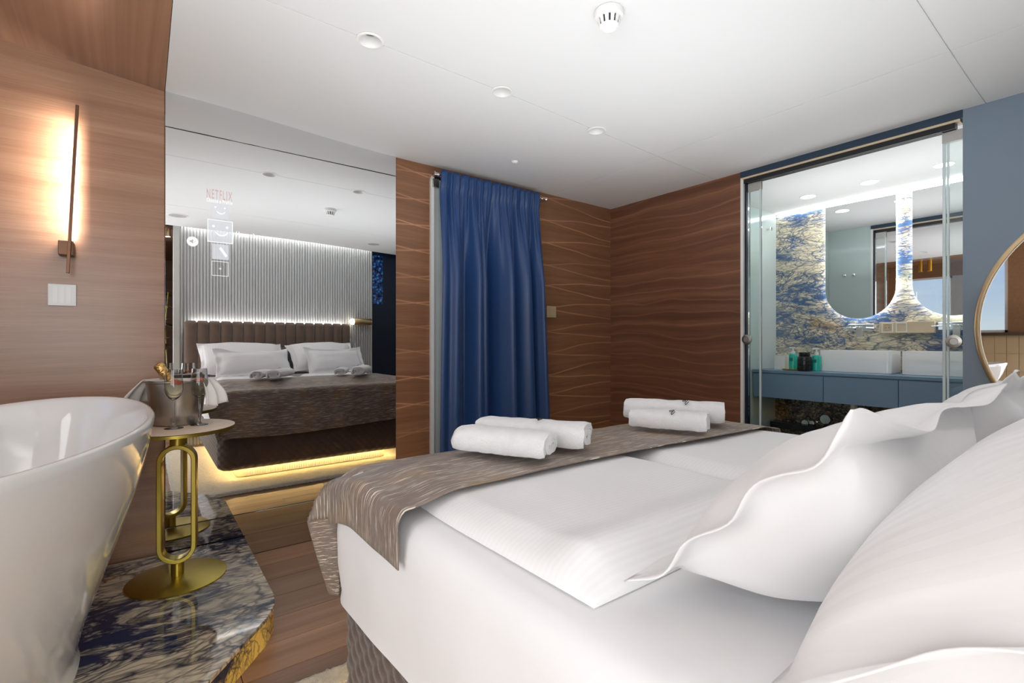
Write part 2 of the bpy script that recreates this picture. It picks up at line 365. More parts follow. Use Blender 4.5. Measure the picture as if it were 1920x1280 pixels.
def text(body, name, m, parent, w_, h_, org, bold=0.0):
    # lettering lying in the plane Y = const, reading along +X
    cu = bpy.data.curves.new(name, 'FONT'); cu.body = body; cu.size = 1; cu.extrude = .0; cu.offset = bold; cu.resolution_u = 3; cu.space_character = 1.3
    t = bpy.data.objects.new(name, cu); C.objects.link(t)
    dg = bpy.context.evaluated_depsgraph_get(); me = bpy.data.meshes.new_from_object(t.evaluated_get(dg)); bpy.data.objects.remove(t)
    xs = [v.co.x for v in me.vertices]; ys = [v.co.y for v in me.vertices]
    sx = w_/(max(xs)-min(xs)); sy = h_/(max(ys)-min(ys)); x0 = min(xs); y0 = min(ys)
    for v in me.vertices: v.co = Vector((org[0]+(v.co.x-x0)*sx, org[1], org[2]+(v.co.y-y0)*sy))
    me.materials.clear(); me.materials.append(M[m]); o = bpy.data.objects.new(name, me); C.objects.link(o); o.parent = parent; return o

XL, XR, YA, YB = -1.5, 3.257, 2.88, -.55     # room limits
# ================================================================== SETTING
# ---- floor
fl = struct(B().box(XL, XR+.04, -3.2, YA+.03, -.06, -.012).obj('floor', 'groove'))
pw = .178; y = YA-.01; r = 0; cache = {}
while y > -.75:
    x = XL+.01-(r*.53 % 1.4)
    while x < XR:
        a = max(x, XL+.01); b = min(x+1.5, XR-.01)
        if b-a > .05:
            bb = B().box(a+.0012, b-.0012, y-pw+.0012, y-.0012, -.012, 0); bb.obj('plank', 'plank', fl)
        x += 1.5
    y -= pw; r += 1
B().box(XL+.01, .375, -3.19, y, -.012, 0).obj('floor_sheet', 'plank', fl)
B().box(XR+.005, 4.59, -.3, 2.09, -.012, -.004).obj('bathroom_floor', 'marble_dark', fl)

# ---- ceiling with recessed joints, holes for the downlights on the joint
cl = struct(B().box(XL-.05, 4.7, -3.25, YA+.1, 2.50, 2.54).obj('ceiling', 'ceil'))
YS, YS2, XS = 1.895, .50, 2.585
lights = [(pZ(695, 75, H+1.2).x, YS), (pZ(940, 173, H+1.197).x, YS), (pZ(1117, 244, H+1.185).x, YS)]
HR = .047
def panel(x0, x1, y0, y1, m='ceil', holes=(), side=0, name='ceiling_panel', th=.016):
    xs = set(x0+(x1-x0)*k/14 for k in range(15))
    for hx, hy in holes:
        if x0 < hx-HR and hx+HR < x1:
            xs = {x for x in xs if abs(x-hx) > HR+.002}
            xs |= {hx+HR*cos(pi*k/14) for k in range(15)}
    xs = sorted(xs)
    def notch(x):
        for hx, hy in holes:
            if abs(x-hx) < HR: return sqrt(max(0, HR*HR-(x-hx)**2))
        return 0
    b = B(); ny = 12; nx = len(xs); vs = []
    for th_ in (0, th):
        for x in xs:
            a, c = y0, y1
            if side == 1: a = y0+notch(x)
            if side == -1: c = y1-notch(x)
            for j in range(ny+1): yy = a+(c-a)*j/ny; vs.append((x, yy, zc(x, yy)+th_))
    W = ny+1; N = nx*W; fs = []
    for i in range(nx-1):
        for j in range(ny):
            a = i*W+j; fs.append((a, a+1, a+W+1, a+W)); fs.append((N+a, N+a+W, N+a+W+1, N+a+1))
    for i in range(nx-1):
        a = i*W; fs.append((a, a+W, N+a+W, N+a)); a = i*W+ny; fs.append((a, N+a, N+a+W, a+W))
    for j in range(ny):
        a = j; fs.append((a, N+a, N+a+1, a+1)); a = (nx-1)*W+j; fs.append((a, a+1, N+a+1, N+a))
    b.add(vs, fs); o = b.obj(name, m, cl, smooth=True, angle=50); return o
g = .0022
XW = .083
def joint(pts, nx_, ny_):
    b = B(); n = 24; (xa, ya), (xb, yb) = pts; vs = []
    for th_ in (.0035, .010):
        for j in range(n+1):
            x = xa+(xb-xa)*j/n; y_ = ya+(yb-ya)*j/n
            for s_ in (-1, 1): vs.append((x+s_*nx_, y_+s_*ny_, zc(x, y_)+th_))
    N = 2*(n+1); fs = []
    for j in range(n): a = 2*j; fs += [(a, a+1, a+3, a+2), (N+a, N+a+2, N+a+3, N+a+1), (a, a+2, N+a+2, N+a), (a+1, N+a+1, N+a+3, a+3)]
    b.add(vs, fs).obj('joint_filler', 'ceil', cl)
xs_ = [XW]+[v for lx, ly in lights for v in (lx-.05, lx+.05)]+[XS-.005]
for k in range(0, len(xs_), 2): joint(((xs_[k], YS), (xs_[k+1], YS)), 0, g*.95)
joint(((XS+.005, YS), (XR, YS)), 0, g*.95)
joint(((XW, YS2), (XS-.005, YS2)), 0, g*.95); joint(((XS+.005, YS2), (XR, YS2)), 0, g*.95); joint(((XS, -.42), (XS, YA)), g*.95, 0)
panel(XW, XS-g, YS+g, YA, holes=lights, side=1); panel(XW, XS-g, YS2+g, YS-g, holes=lights, side=-1)
panel(XW, XS-g, -.42, YS2-g)
panel(XS+g, XR, YS+g, YA); panel(XS+g, XR, YS2+g, YS-g); panel(XS+g, XR, -.42, YS2-g)
panel(XL, XW-g, .9, YA, 'veneer_left', name='wood_panel'); panel(XL, XW-g, -.42, .9-g, 'veneer_left', name='wood_panel')
B().box(XL, 3.26, -3.2, -.60, 2.33, 2.35).obj('corridor_panel', 'veneer_brown', cl)
B().box(3.32, 4.60, -.3, 2.1, H+1.15, H+1.17).obj('bathroom_panel', 'ceil', cl)

# ---- wall_far : walnut panels, mirror in between, doorway
wf = struct(B().box(XL-.05, 4.7, YA+.02, YA+.1, -.05, 2.52).obj('wall_far', 'groove'))
def vp(x0, x1, z0, z1, m): return B().box(x0, x1, YA, YA+.02, z0, z1).obj('veneer_panel', m, wf)
XM0 = pY(309.5, 500, YA).x; XM1 = pY(741.5, 500, YA).x
D0 = pY(806, 500, YA).x; D1 = pY(985, 500, YA).x
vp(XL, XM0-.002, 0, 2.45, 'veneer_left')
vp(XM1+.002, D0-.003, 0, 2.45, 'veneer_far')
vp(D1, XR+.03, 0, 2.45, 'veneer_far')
vp(D0-.003, D1, 2.215, 2.45, 'veneer_far')
# door behind the curtain
dr = struct(B().box(D0, D0+.022, YA-.02, YA+.015, .0, 2.20).obj('door_1', 'white'))
B().box(D0+.022, D0+.10, YA-.004, YA+.015, .0, 2.19).obj('door_jamb', mat('pale grey jamb', (.52, .58, .58), .35), dr)
B().box(D0+.10, D1, YA+.004, YA+.015, .0, 2.19).obj('door_leaf', 'white', dr)
B().box(D0+.006, D0+.05, YA-.034, YA-.0205, 2.13, 2.185).obj('strike', 'steel', dr, bevel=.002)

# ---- wall_right : dark walnut part, opening, blue part
wr = struct(B().box(XR+.02, XR+.05, 1.713, YA+.02, 0, 2.45).obj('wall_right', 'groove'))
O0, O1 = .584, 1.712
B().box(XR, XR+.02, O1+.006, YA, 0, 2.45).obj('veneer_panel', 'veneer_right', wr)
B().box(XR, XR+.07, YB, O0, 0, 2.45).obj('blue_panel', 'blue', wr)
B().box(XR+.051, XR+.07, 1.713, 2.12, 0, 2.3).obj('glass_lining', 'bathglass', wr)
B().box(XR+.071, XR+.08, -.29, O0, 0, 2.27).obj('glass_lining', 'bathglass', wr)
B().box(XR-.004, XR+.075, O0, O1+.006, H+1.115, 2.45).obj('header', mat('navy header', (.022, .045, .08), .4), wr)
tr = B().box(XR, XR+.075, O1-.013, O1+.006, 0, H+1.115).obj('jamb', 'white', wr)
B().box(XR+.02, XR+.07, O1-.026, O1-.013, 0, H+1.095).obj('jamb_seal', 'navywall', wr)
# sliding door track
trk = thing('door_track', 'long black and silver sliding door track over the bathroom opening', 'track', (XR+.035, (O0+O1)/2, H+1.075))
hw = (O1-O0)/2-.03
B().box(-.036, .034, -hw-.02, hw+.028, .028, .0395).obj('cover_strip', 'beige', trk)
for k in range(3): B().box(-.028+k*.02, -.015+k*.02, -hw, hw+.028, .0, .028).obj('rail', 'black', trk)

# ---- bathroom shell
wb = struct(B().box(4.59, 4.66, -.35, 2.15, -.01, 2.34).obj('wall_bathroom', 'marble_bath'))
B().box(4.575, 4.59, -.30, 2.09, -.0, .655).obj('lower_slab', 'marble_dark', wb)
ws = struct(B().box(3.33, 4.59, 2.09, 2.14, 0, 2.31).obj('wall_bathroom_side', 'bathglass'))
struct(B().box(3.33, 4.59, -.35, -.30, 0, 2.31).obj('wall_bathroom_end', 'bathglass'))
B().box(4.565, 4.585, -.28, 2.07, 2.245, 2.262).obj('led_strip', 'led_bath', wb)

# ---- left wall : tiles, sill, windows
wl = struct(B().box(XL-.08, XL-.006, -3.25, YA+.03, -.05, 1.19).obj('wall_left', 'grout'))
for (a, b_, c, d) in ((-3.25, 1.04, 1.19, 2.52), (1.04, YA+.03, 2.2, 2.52), (2.72, YA+.03, 1.19, 2.2)):
    B().box(XL-.08, XL-.004, a, b_, c, d).obj('brown_panel', 'curtain_brown', wl)
B().box(XL-.006, XL+.05, .0, YA-.01, 1.19, 1.225).obj('sill', mat('dark sill', (.09, .05, .025), .4), wl)
tm = B().box(-.006, .0, .002, .098, .002, .208).mesh('tile'); tm.materials.append(M['tile'])
for i in range(24):
    for j in range(5):
        o = bpy.data.objects.new('tile', tm); C.objects.link(o); o.parent = wl; o.location = (XL, .45+i*.1, .14+j*.21)
def window(n, y0, y1):
    z0, z1 = 1.225, 2.2; w_ = struct(B().box(XL-.07, XL-.03, y0, y0+.03, z0, z1).box(XL-.07, XL-.03, y1-.03, y1, z0, z1).box(XL-.07, XL-.03, y0, y1, z1-.03, z1).box(XL-.07, XL-.03, y0, y1, z0, z0+.03).obj('window_%d' % n, 'white'))
    B().box(XL-.055, XL-.05, y0+.03, y1-.03, z0+.03, z1-.03).obj('pane', 'glass', w_)
window(1, 1.04, 1.72); window(2, 2.03, 2.72)
B().box(XL-.08, XL-.004, 1.72, 2.03, 1.225, 2.2).obj('pier_panel', 'voile', wl)

# ---- rear wall with ribbed panel, corridor
wk = struct(B().box(.306, 2.43, YB-.06, YB-.012, 0, 2.50).obj('wall_rear', 'flute'))
rb = B(); n = 70
for k in range(n):
    x0 = .308+k*(2.12/n); wv = 2.12/n
    pr = [(x0+.002, YB-.012)]+[(x0+wv/2-(wv/2-.003)*cos(pi*j/6), YB-.012+.012*sin(pi*j/6)) for j in range(7)]+[(x0+wv-.002, YB-.012)]
    rb.prism(pr, 0, 2.50)
stuff(rb.obj('ribbing', 'flute', wk, smooth=True, angle=60))
B().box(.25, .3055, YB-.06, YB+.03, 0, 2.40).obj('edge_trim', mat('light edge trim', (.6, .6, .58), .4), wk)
B().box(2.431, 3.33, YB-.07, YB-.02, 0, 2.50).obj('navy_panel', 'navywall', wk)
B().box(2.433, 2.575, YB-.02, YB-.005, 1.62, 2.27).obj('crystal_panel', 'art', wk)
B().box(.34, 2.40, -.535, -.50, 2.375, 2.385).obj('cove_led', 'led_cove', wk)
cr_ = struct(B().box(XL-.05, 3.3, -3.25, -3.2, 0, 2.5).obj('wall_corridor', 'veneer_brown'))
B().box(.38, .42, -3.2, YB-.065, 0, 2.5).obj('side_panel', 'veneer_brown', cr_)

# ================================================================== MIRROR WALL
mw = thing('wall_mirror', 'huge floor to ceiling mirror in three panes between walnut panels', 'mirror', (XM0, YA, .1))
def mp_(z0, z1, m, dx=0):
    return B().box(0, XM1-XM0, -.008, 0, z0-.1, z1-.1).obj('mirror_pane', m, mw, bevel=.0012, seg=1)
zseam = pY(525, 284, YA).z
mp_(zseam+.0015, 2.355, 'mirror'); mp_(.224, zseam-.0015, 'mirror'); mp_(.108, .221, 'mirror_dark')
B().box(.34, XM1-XM0, -.008, 0, -.098, .0075).obj('mirror_pane', 'mirror_dark', mw)
o = B().box(0, XM1-XM0, .001, .012, .002, 2.24).obj('backing', 'black', mw)
M['g_white'] = ghost('screen white', (1, 1, 1), 1.1, .8); M['g_soft'] = ghost('screen soft square', (.93, .95, 1), .80, .33); M['g_red'] = ghost('screen red', (.85, .42, .42), .72, .35)
M['g_line'] = ghost('screen line', (1, 1, 1), .95, .6); M['g_grey'] = ghost('screen grey', (.55, .55, .55), .5, .5)
YG = YA-.0105
tv = thing('screen_interface', 'glowing profile menu of a television behind the mirror glass', 'screen', (0, 0, 0)); tv.location = (XM0+.2, YG, 1.5)
off = Vector(tv.location)
def q4(px0, px1, py0, py1): a = pY(px0, py0, YG); b = pY(px1, py1, YG); return a, b
def local(o): 
    for v in o.data.vertices: v.co -= off
    return o
def rect(name, pc, pyc, wd, ht, m, dy=0):
    c_ = pY(pc, pyc, YG); return local(B().box(c_.x-wd/2, c_.x+wd/2, YG-.0006-dy, YG-dy, c_.z-ht/2, c_.z+ht/2).obj(name, m, tv)), c_
def frame_(name, pc, pyc, wd, ht, th, m):
    c_ = pY(pc, pyc, YG); x0, x1, z0, z1 = c_.x-wd/2, c_.x+wd/2, c_.z-ht/2, c_.z+ht/2
    b = B().box(x0, x1, YG-.002, YG-.0014, z1-th, z1).box(x0, x1, YG-.002, YG-.0014, z0, z0+th).box(x0, x0+th, YG-.002, YG-.0014, z0+th, z1-th).box(x1-th, x1, YG-.002, YG-.0014, z0+th, z1-th)
    return local(b.obj(name, m, tv)), c_
def wtext(s_, pc, pyc, wd, ht, m, bold=0.0):
    c_ = pY(pc, pyc, YG-.001); return local(text(s_, 'lettering', m, tv, wd, ht, (c_.x-wd/2, YG-.001, c_.z-ht/2), bold))
k_ = pY(436, 366, YG).x-pY(388, 358, YG).x
wtext('NETFLIX', 412, 365, k_, .048, 'g_red', .012); wtext('Choose a Profile', 412, 377.2, k_, .019, 'g_white', .01)
def smile(c_, s_, px_):
    b = B()
    for sx in (-1, 1): b.prism([(c_.x+sx*s_*.28+s_*.055*cos(2*pi*k/12), c_.z+s_*.22+s_*.055*sin(2*pi*k/12)) for k in range(12)], YG-.003, YG-.0024, 'Y')
    arc = [(c_.x+s_*.05+s_*.26*cos(a), c_.z+s_*.02+s_*.24*sin(a)) for a in [pi+pi*.1+pi*.8*k/12 for k in range(13)]]
    arc2 = [(x, z+s_*.06) for x, z in reversed(arc)]
    b.prism(arc+arc2, YG-.003, YG-.0024, 'Y'); local(b.obj('smiling_face', 'g_white', tv))
wa = pY(428.5, 395, YG).x-pY(397, 395, YG).x; wb_ = pY(437, 434, YG).x-pY(389, 434, YG).x
o, c_ = rect('profile_square', 412.5, 395.5, wa, .078, 'g_soft'); smile(c_, wa, 0)
o, c_ = rect('profile_square', 413, 434, wb_, .115, 'g_soft'); smile(c_, wb_*.95, 0); frame_('profile_frame', 413, 434, wb_, .115, .004, 'g_line')
o, c_ = rect('profile_square', 413.5, 472, wa, .078, 'g_soft')
local(B().prism([(c_.x+.002, c_.z+.025), (c_.x+.03, c_.z-.018), (c_.x+.022, c_.z-.026), (c_.x-.006, c_.z+.016)], YG-.003, YG-.0024, 'Y').obj('soft_mark', 'g_white', tv))
o, c_ = frame_('add_frame', 413, 503.5, wa, .074, .002, 'g_line')
local(B().box(c_.x-.006, c_.x+.006, YG-.002, YG-.0014, c_.z-.001, c_.z+.001).box(c_.x-.001, c_.x+.001, YG-.002, YG-.0014, c_.z-.006, c_.z-.0011).box(c_.x-.001, c_.x+.001, YG-.002, YG-.0014, c_.z+.0011, c_.z+.006).obj('plus_sign', 'g_line', tv))
wtext('Hannah', 461, 440, pY(479, 440, YG).x-pY(443, 440, YG).x, .026, 'g_white', .02)
c_ = pY(361, 452.5, YG); M['g_solid'] = ghost('screen bright disc', (1, 1, 1), .95, .85)
local(B().prism([(c_.x+.024*cos(2*pi*k/28), c_.z+.024*sin(2*pi*k/28)) for k in range(28)], YG-.002, YG-.0014, 'Y').obj('mute_button', 'g_solid', tv))
local(B().prism([(c_.x-.012, c_.z-.004), (c_.x-.006, c_.z-.004), (c_.x+.002, c_.z-.011), (c_.x+.002, c_.z+.011), (c_.x-.006, c_.z+.004), (c_.x-.012, c_.z+.004)], YG-.004, YG-.003, 'Y').prism([(c_.x+.005, c_.z-.005), (c_.x+.006, c_.z-.006), (c_.x+.014, c_.z+.004), (c_.x+.013, c_.z+.005)], YG-.004, YG-.003, 'Y').obj('mute_symbol', 'g_grey', tv))

# ================================================================== PLATFORM
ST = .105
pf = thing('marble_platform', 'low blue and cream marble platform carrying the bathtub and side table', 'platform', (-.4, 1.6, 0))
po = Vector((-.4, 1.6, 0))
def loc_(pts): return [(x-po.x, y-po.y) for x, y in pts]
pts = [(XL+.01, YA-.012), (.418, YA-.012), (.418, 2.135), (.405, 2.06), (.361, 1.972), (.15, 1.704), (-1.48, -.36)]
B().prism(loc_(pts), ST-.014, ST).obj('top_slab', 'marble_top', pf, bevel=.002)
def riser(p, q_):
    p = Vector(p); q_ = Vector(q_); d = (q_-p).normalized(); n_ = Vector((-d.y, d.x)); 
    if n_.dot(Vector((1, 0))) > 0: n_ = -n_
    e = .002; p0 = p+d*e+n_*.004; q0 = q_-d*e+n_*.004
    return B().prism(loc_([tuple(p0), tuple(q0), tuple(q0+n_*.018), tuple(p0+n_*.018)]), 0.001, ST-.0145).obj('riser', 'marble_riser', pf)
riser(pts[1], pts[2]); riser(pts[2], (.405, 2.06)); riser((.405, 2.06), (.361, 1.972)); riser(pts[4], pts[6])
B().prism(loc_([(XL+.02, YA-.02), (.37, YA-.02), (.37, 2.14), (.33, 1.99), (.12, 1.72), (-1.46, -.30)]), .001, ST-.0145).obj('core', 'groove', pf)

# ================================================================== BATHTUB
tb = thing('bathtub', 'large white freestanding slipper bathtub on the marble platform', 'bathtub', (-.46, 1.74, ST), -atan2(.33, .94))
# local y = long axis, x = across
prof = [(0, 1.03, .02), (.012, 1.035, .02), (.03, 1.0, .0), (.10, .0, .03), (.2, .0, .13), (.35, 0, .33), (.5, 0, .53), (.7, 0, .77), (.85, 0, .91), (.96, 0, .985), (.99, 0, 1.0)]
def tubpt(fr, s_, th, inset=0, zabs=None):
    a = .50+(.84-.50)*s_-inset; b = .225+(.415-.225)*s_-inset; sh = .05*(1-s_)
    c2 = cos(th); k = .5+.5*c2
    zr = .755+.045*abs(c2)**2.2
    z = fr*zr if zabs is None else zabs
    e = 2.15
    x = b*(abs(sin(th))**(2/e))*(1 if sin(th) >= 0 else -1); y_ = a*(abs(c2)**(2/e))*(1 if c2 >= 0 else -1)+sh
    return (x, y_, z)
NT_ = 96
rows = []
rows.append([tubpt(0, 0, 2*pi*k/NT_, -.006) for k in range(NT_)]); rows.append([tubpt(.018, 0, 2*pi*k/NT_, -.008) for k in range(NT_)]); rows.append([tubpt(.035, 0.0, 2*pi*k/NT_, 0) for k in range(NT_)])
for fr, _, s_ in prof[3:]: rows.append([tubpt(fr, s_, 2*pi*k/NT_) for k in range(NT_)])
rows.append([tubpt(1.0, 1, 2*pi*k/NT_, .006) for k in range(NT_)]); rows.append([tubpt(1.0, 1, 2*pi*k/NT_, .016) for k in range(NT_)])
for fr, s_ in ((.985, .985), (.9, .93), (.75, .80), (.6, .62), (.42, .42), (.28, .22), (.2, .0)): rows.append([tubpt(fr, s_, 2*pi*k/NT_, .024) for k in range(NT_)])
rows.append([tubpt(.165, -.5, 2*pi*k/NT_, .03) for k in range(NT_)])
b = B(); vs = [p for r_ in rows for p in r_]; fs = []
for j in range(len(rows)-1):
    for k in range(NT_): fs.append((j*NT_+k, j*NT_+(k+1) % NT_, (j+1)*NT_+(k+1) % NT_, (j+1)*NT_+k))
fs.append(tuple(range(NT_))); fs.append(tuple(range((len(rows)-1)*NT_, len(rows)*NT_)))
b.add(vs, fs).obj('shell', 'tub', tb, smooth=True, angle=70)
B().lathe([(.022, .122), (.03, .124), (.03, .128), (.01, .131)], 24).obj('drain', 'chrome', tb, smooth=True)

# ================================================================== SIDE TABLE
TX, TY, TZ = .116, 2.535, .755
st_ = thing('side_table', 'round brass side table with loop stem on the marble platform', 'table', (TX, TY, ST), radians(-12))
B().lathe([(.182, 0.0), (.183, .006), (.16, .011), (.03, .016)], 64).obj('base', 'brass', st_, smooth=True)
B().lathe([(.024, .0161), (.024, .075)], 24).obj('lower_stem', 'brass', st_, smooth=True)
B().lathe([(.028, .56), (.028, TZ-ST-.022)], 24).obj('upper_stem', 'brass', st_, smooth=True)
lp = []; RO, RI, D_ = .071, .052, .028; zc0, zc1 = .07+RO, .575-RO
def stad(r_, n_=20): return [(r_*cos(a), zc1+r_*sin(a)) for a in [pi*k/n_ for k in range(n_+1)]]+[(r_*cos(a), zc0+r_*sin(a)) for a in [pi+pi*k/n_ for k in range(n_+1)]]
so, si = stad(RO), stad(RI); n_ = len(so); vs = []
for pr, yy in ((so, -D_), (so, D_), (si, D_), (si, -D_)): vs += [(x, yy, z) for x, z in pr]
fs = []
for k in range(n_):
    k2 = (k+1) % n_
    for a in range(4): fs.append((a*n_+k, a*n_+k2, ((a+1) % 4)*n_+k2, ((a+1) % 4)*n_+k))
B().add(vs, fs).obj('loop', 'brass', st_, bevel=.003)
tt = TZ-ST
B().lathe([(.19, tt-.022), (.214, tt-.018), (.214, tt-.006), (.19, tt-.0055)], 72).obj('rim', 'brass', st_, smooth=True)
B().lathe([(.21, tt-.0052), (.2145, tt-.003), (.2145, tt-.001), (.212, tt)], 72).obj('top', 'tabletop', st_, smooth=True)

# ice bucket, napkin, bottle
bk = thing('ice_bucket', 'grey steel ice bucket under a napkin on the round side table', 'bucket', (.118, 2.622, TZ))
B().lathe([(.078, 0), (.088, .006), (.096, .05), (.105, .12), (.113, .185), (.124, .19), (.124, .194), (.110, .192), (.101, .12), (.092, .05), (.080, .012)], 56).obj('body', 'steel', bk, smooth=True, angle=50)
B().lathe([(.1045, .15), (.099, .151), (.07, .155)], 40).obj('ice', mat('crushed ice', (.75, .8, .82), .2, bump=(60, 1, .01)), bk, smooth=True)
RX, RY = FY, -FX   # picture-right on the floor
def nap(u, v):
    s_ = (u-.5)*2; a = abs(s_)
    lat = s_*.126/.62 if a < .62 else (.126+.062*sin((a-.62)/.38*pi*.45))*(1 if s_ > 0 else -1)
    z = .199+.004*cos(s_*6) if a < .62 else .199-.112*((a-.62)/.38)**1.15
    if a < .62: z -= .012*(1-(a/.62)**2)
    wd = .035+.052*sm((a-.45)/.55)
    dp = (v-.5)*2*wd+.045*(1-a)
    rip = .012*sin(v*15+s_*3)*sm((a-.55)/.3)
    lat += rip*(1 if s_ > 0 else -1); z += .006*sin(v*9+1)*sm((a-.7)/.3)
    return (lat*RX+dp*FX, lat*RY+dp*FY, z)
nb = B().grid(nap, 60, 26); no = nb.obj('napkin', 'napkin', None, smooth=True); no.location = (.118, 2.622, TZ+.001)
sd = no.modifiers.new('s', 'SOLIDIFY'); sd.thickness = .0025; tag(no, 'white folded cloth napkin draped over the ice bucket', 'napkin')
bo = thing('champagne_bottle', 'champagne bottle with crinkled gold foil neck leaning in the ice bucket', 'bottle', (.118+.02*RX, 2.622+.02*RY, TZ+.045))
ax = Vector((-.60*RX, -.60*RY, .80)).normalized(); bo.rotation_mode = 'QUATERNION'; bo.rotation_quaternion = Vector((0, 0, 1)).rotation_difference(ax)
B().lathe([(.030, 0.075), (.034, .08), (.036, .105), (.032, .125), (.022, .15), (.0165, .165)], 32).obj('glass_body', 'bottleglass', bo, smooth=True)
fp = [(0, .0178), (.12, .0182), (.25, .0172), (.48, .0165), (.5, .0192), (.56, .0205), (.66, .0192), (.72, .0188), (.84, .0212), (.93, .0205), (.985, .0165), (1., .004)]
def foil(u, v):
    for k in range(len(fp)-1):
        if fp[k][0] <= v <= fp[k+1][0]: t = (v-fp[k][0])/(fp[k+1][0]-fp[k][0]); rr = fp[k][1]*(1-t)+fp[k+1][1]*t; break
    rr *= 1+.11*nz3(cos(u*2*pi)*3, sin(u*2*pi)*3, v*14)+.06*nz3(cos(u*2*pi)*7, sin(u*2*pi)*7, v*30); return (rr*cos(u*2*pi), rr*sin(u*2*pi), .166+.104*v)
B().grid(foil, 48, 60, True).obj('foil_cap', 'foil', bo, smooth=True, angle=180)
bo.location = Vector((.118, 2.622, TZ+.19))+Vector((-.03*RX, -.03*RY, 0))-ax*.178

# flutes
def flute(label):
    t = thing('champagne_glass', label, 'glass')
    ou = [(.0345, .0), (.034, .002), (.012, .006), (.0055, .014), (.0045, .03), (.0045, .112), (.007, .119), (.018, .127), (.028, .142), (.0335, .162), (.0335, .185), (.0285, .246)]
    inn = [(.0275, .246), (.0323, .185), (.0323, .163), (.027, .1445), (.017, .1295), (.004, .1235)]
    B().lathe(ou+inn, 40).obj('glass_body', 'crystal', t, smooth=True, angle=60)
    B().lathe([(.003, .1248), (.0165, .1305), (.0263, .1452), (.0315, .163), (.0315, .185), (.0306, .196)], 36).obj('wine', 'wine', t, smooth=True, angle=50)
    return t
g1 = flute('champagne glass nearer the bathtub, in front of the ice bucket'); g2 = copy_tree(g1)
g2['label'] = 'champagne glass at the right, nearer the round table edge'
p1 = pZ(326, 803, TZ); p2 = pZ(374, 796, TZ); g1.location = p1+Vector((0, 0, .0005)); g2.location = p2+Vector((0, 0, .0005))
for o in (g1, g2): o['group'] = 'champagne glasses on the side table'
for i, (g_, lb, sx) in enumerate(((g1, 'red strawberry slice floating in the champagne glass nearer the bathtub', 1), (g2, 'orange red strawberry slice in the champagne glass nearer the table edge', -1))):
    b = B().grid(lambda u, v: (.0225*sin(v*pi)*cos(u*2*pi)*(1+.2*cos(u*2*pi)), .008*sin(v*pi)*sin(u*2*pi), .012*cos(v*pi)), 20, 12, True)
    o = b.obj('strawberry_slice', 'berry', None, smooth=True); tag(o, lb, 'fruit', 'strawberry slices in the glasses'); o.location = g_.location+Vector((.006*RX*sx, .006*RY*sx, .194)); o.rotation_euler = (0, radians(10*sx), atan2(RY, RX))

# ================================================================== RUG
ru = B()
def rugf(u, v):
    x = .16+u*2.25; y_ = -.30+v*1.99; e = min(u*2.25, (1-u)*2.25, v*1.99, (1-v)*1.99)
    return (x+.006*nz3(x*60, y_*60, 1), y_+.006*nz3(x*60, y_*60, 7), .004+.020*min(1, e/.02)**.5+.0055*nz3(x*90, y_*90, 3))
ru.grid(rugf, 230, 200); ro = ru.obj('rug', 'rug', None, smooth=True, angle=180); tag(ro, 'cream shaggy rug spread on the floor under the bed', 'rug'); stuff_rug = ro

# ================================================================== BED
bed = thing('bed', 'double bed with white sheet on a quilted brown velvet base glowing underneath', 'bed', (1.22, .48, 0))
bo_ = Vector((1.22, .48, 0)); BX0, BX1, BY0, BY1 = .455, 1.985, -.425, 1.435
def bl(b):   # to bed-local
    b.v = [(x-bo_.x, y-bo_.y, z) for x, y, z in b.v]; return b
bl(B().prism(rrect(BX0+.14, BX1-.14, BY0+.05, BY1-.14, .05), .031, .115)).obj('plinth', mat('ribbed plinth', (.62, .54, .40), .3), bed)
ri_ = B()
n = 60
for k in range(n):
    x0 = BX0+.20+k*(BX1-BX0-.40)/n; ri_.box(x0, x0+.012, BY1-.14, BY1-.134, .03, .11)
bl(ri_); stuff(ri_.obj('plinth_ribbing', M['flute'], bed))
lw = B().box(BX0+.10, BX0+.115, BY0+.1, BY1-.10, .108, .112).box(BX0+.115, BX1-.10, BY1-.115, BY1-.10, .108, .112).box(BX1-.115, BX1-.10, BY0+.1, BY1-.115, .108, .112)
bl(lw); lw.obj('led_strip', 'led_warm', bed)
# quilted base
out = rrect(BX0, BX1, BY0, BY1, .10, 14); 
def dens(pts, st):
    r_ = []
    for k in range(len(pts)):
        a = Vector(pts[k]); b = Vector(pts[(k+1) % len(pts)]); m_ = max(1, int((b-a).length/st))
        for j in range(m_): r_.append(a+(b-a)*j/m_)
    return r_
dp = dens(out, .0065); NP = len(dp); cen = Vector(((BX0+BX1)/2, (BY0+BY1)/2)); s_acc = [0]
for k in range(1, NP): s_acc.append(s_acc[-1]+(dp[k]-dp[k-1]).length)
nrm = []
for k in range(NP):
    t = (dp[(k+1) % NP]-dp[k-1]).normalized(); nrm.append(Vector((t.y, -t.x)))
qb = B(); vs = []; NZ = 48; zb0, zb1 = .115, .42
for j in range(NZ+1):
    z = zb0+(zb1-zb0)*j/NZ; P_ = .062
    for k in range(NP):
        a = (s_acc[k]+z)/P_; c_ = (s_acc[k]-z)/P_; h = (abs(sin(pi*a))**.6)*(abs(sin(pi*c_))**.6)
        e = .007*h-(.03*(1-min(1, j/6))**2 if j < 6 else 0)
        p = dp[k]+nrm[k]*e; vs.append((p.x, p.y, z))
fs = [(j*NP+k, j*NP+(k+1) % NP, (j+1)*NP+(k+1) % NP, (j+1)*NP+k) for j in range(NZ) for k in range(NP)]
fs += [tuple(range(NP)), tuple(range(NZ*NP, (NZ+1)*NP))]
qb.add(vs, fs); bl(qb); qb.obj('quilted_base', 'velvet', bed, smooth=True, angle=80)
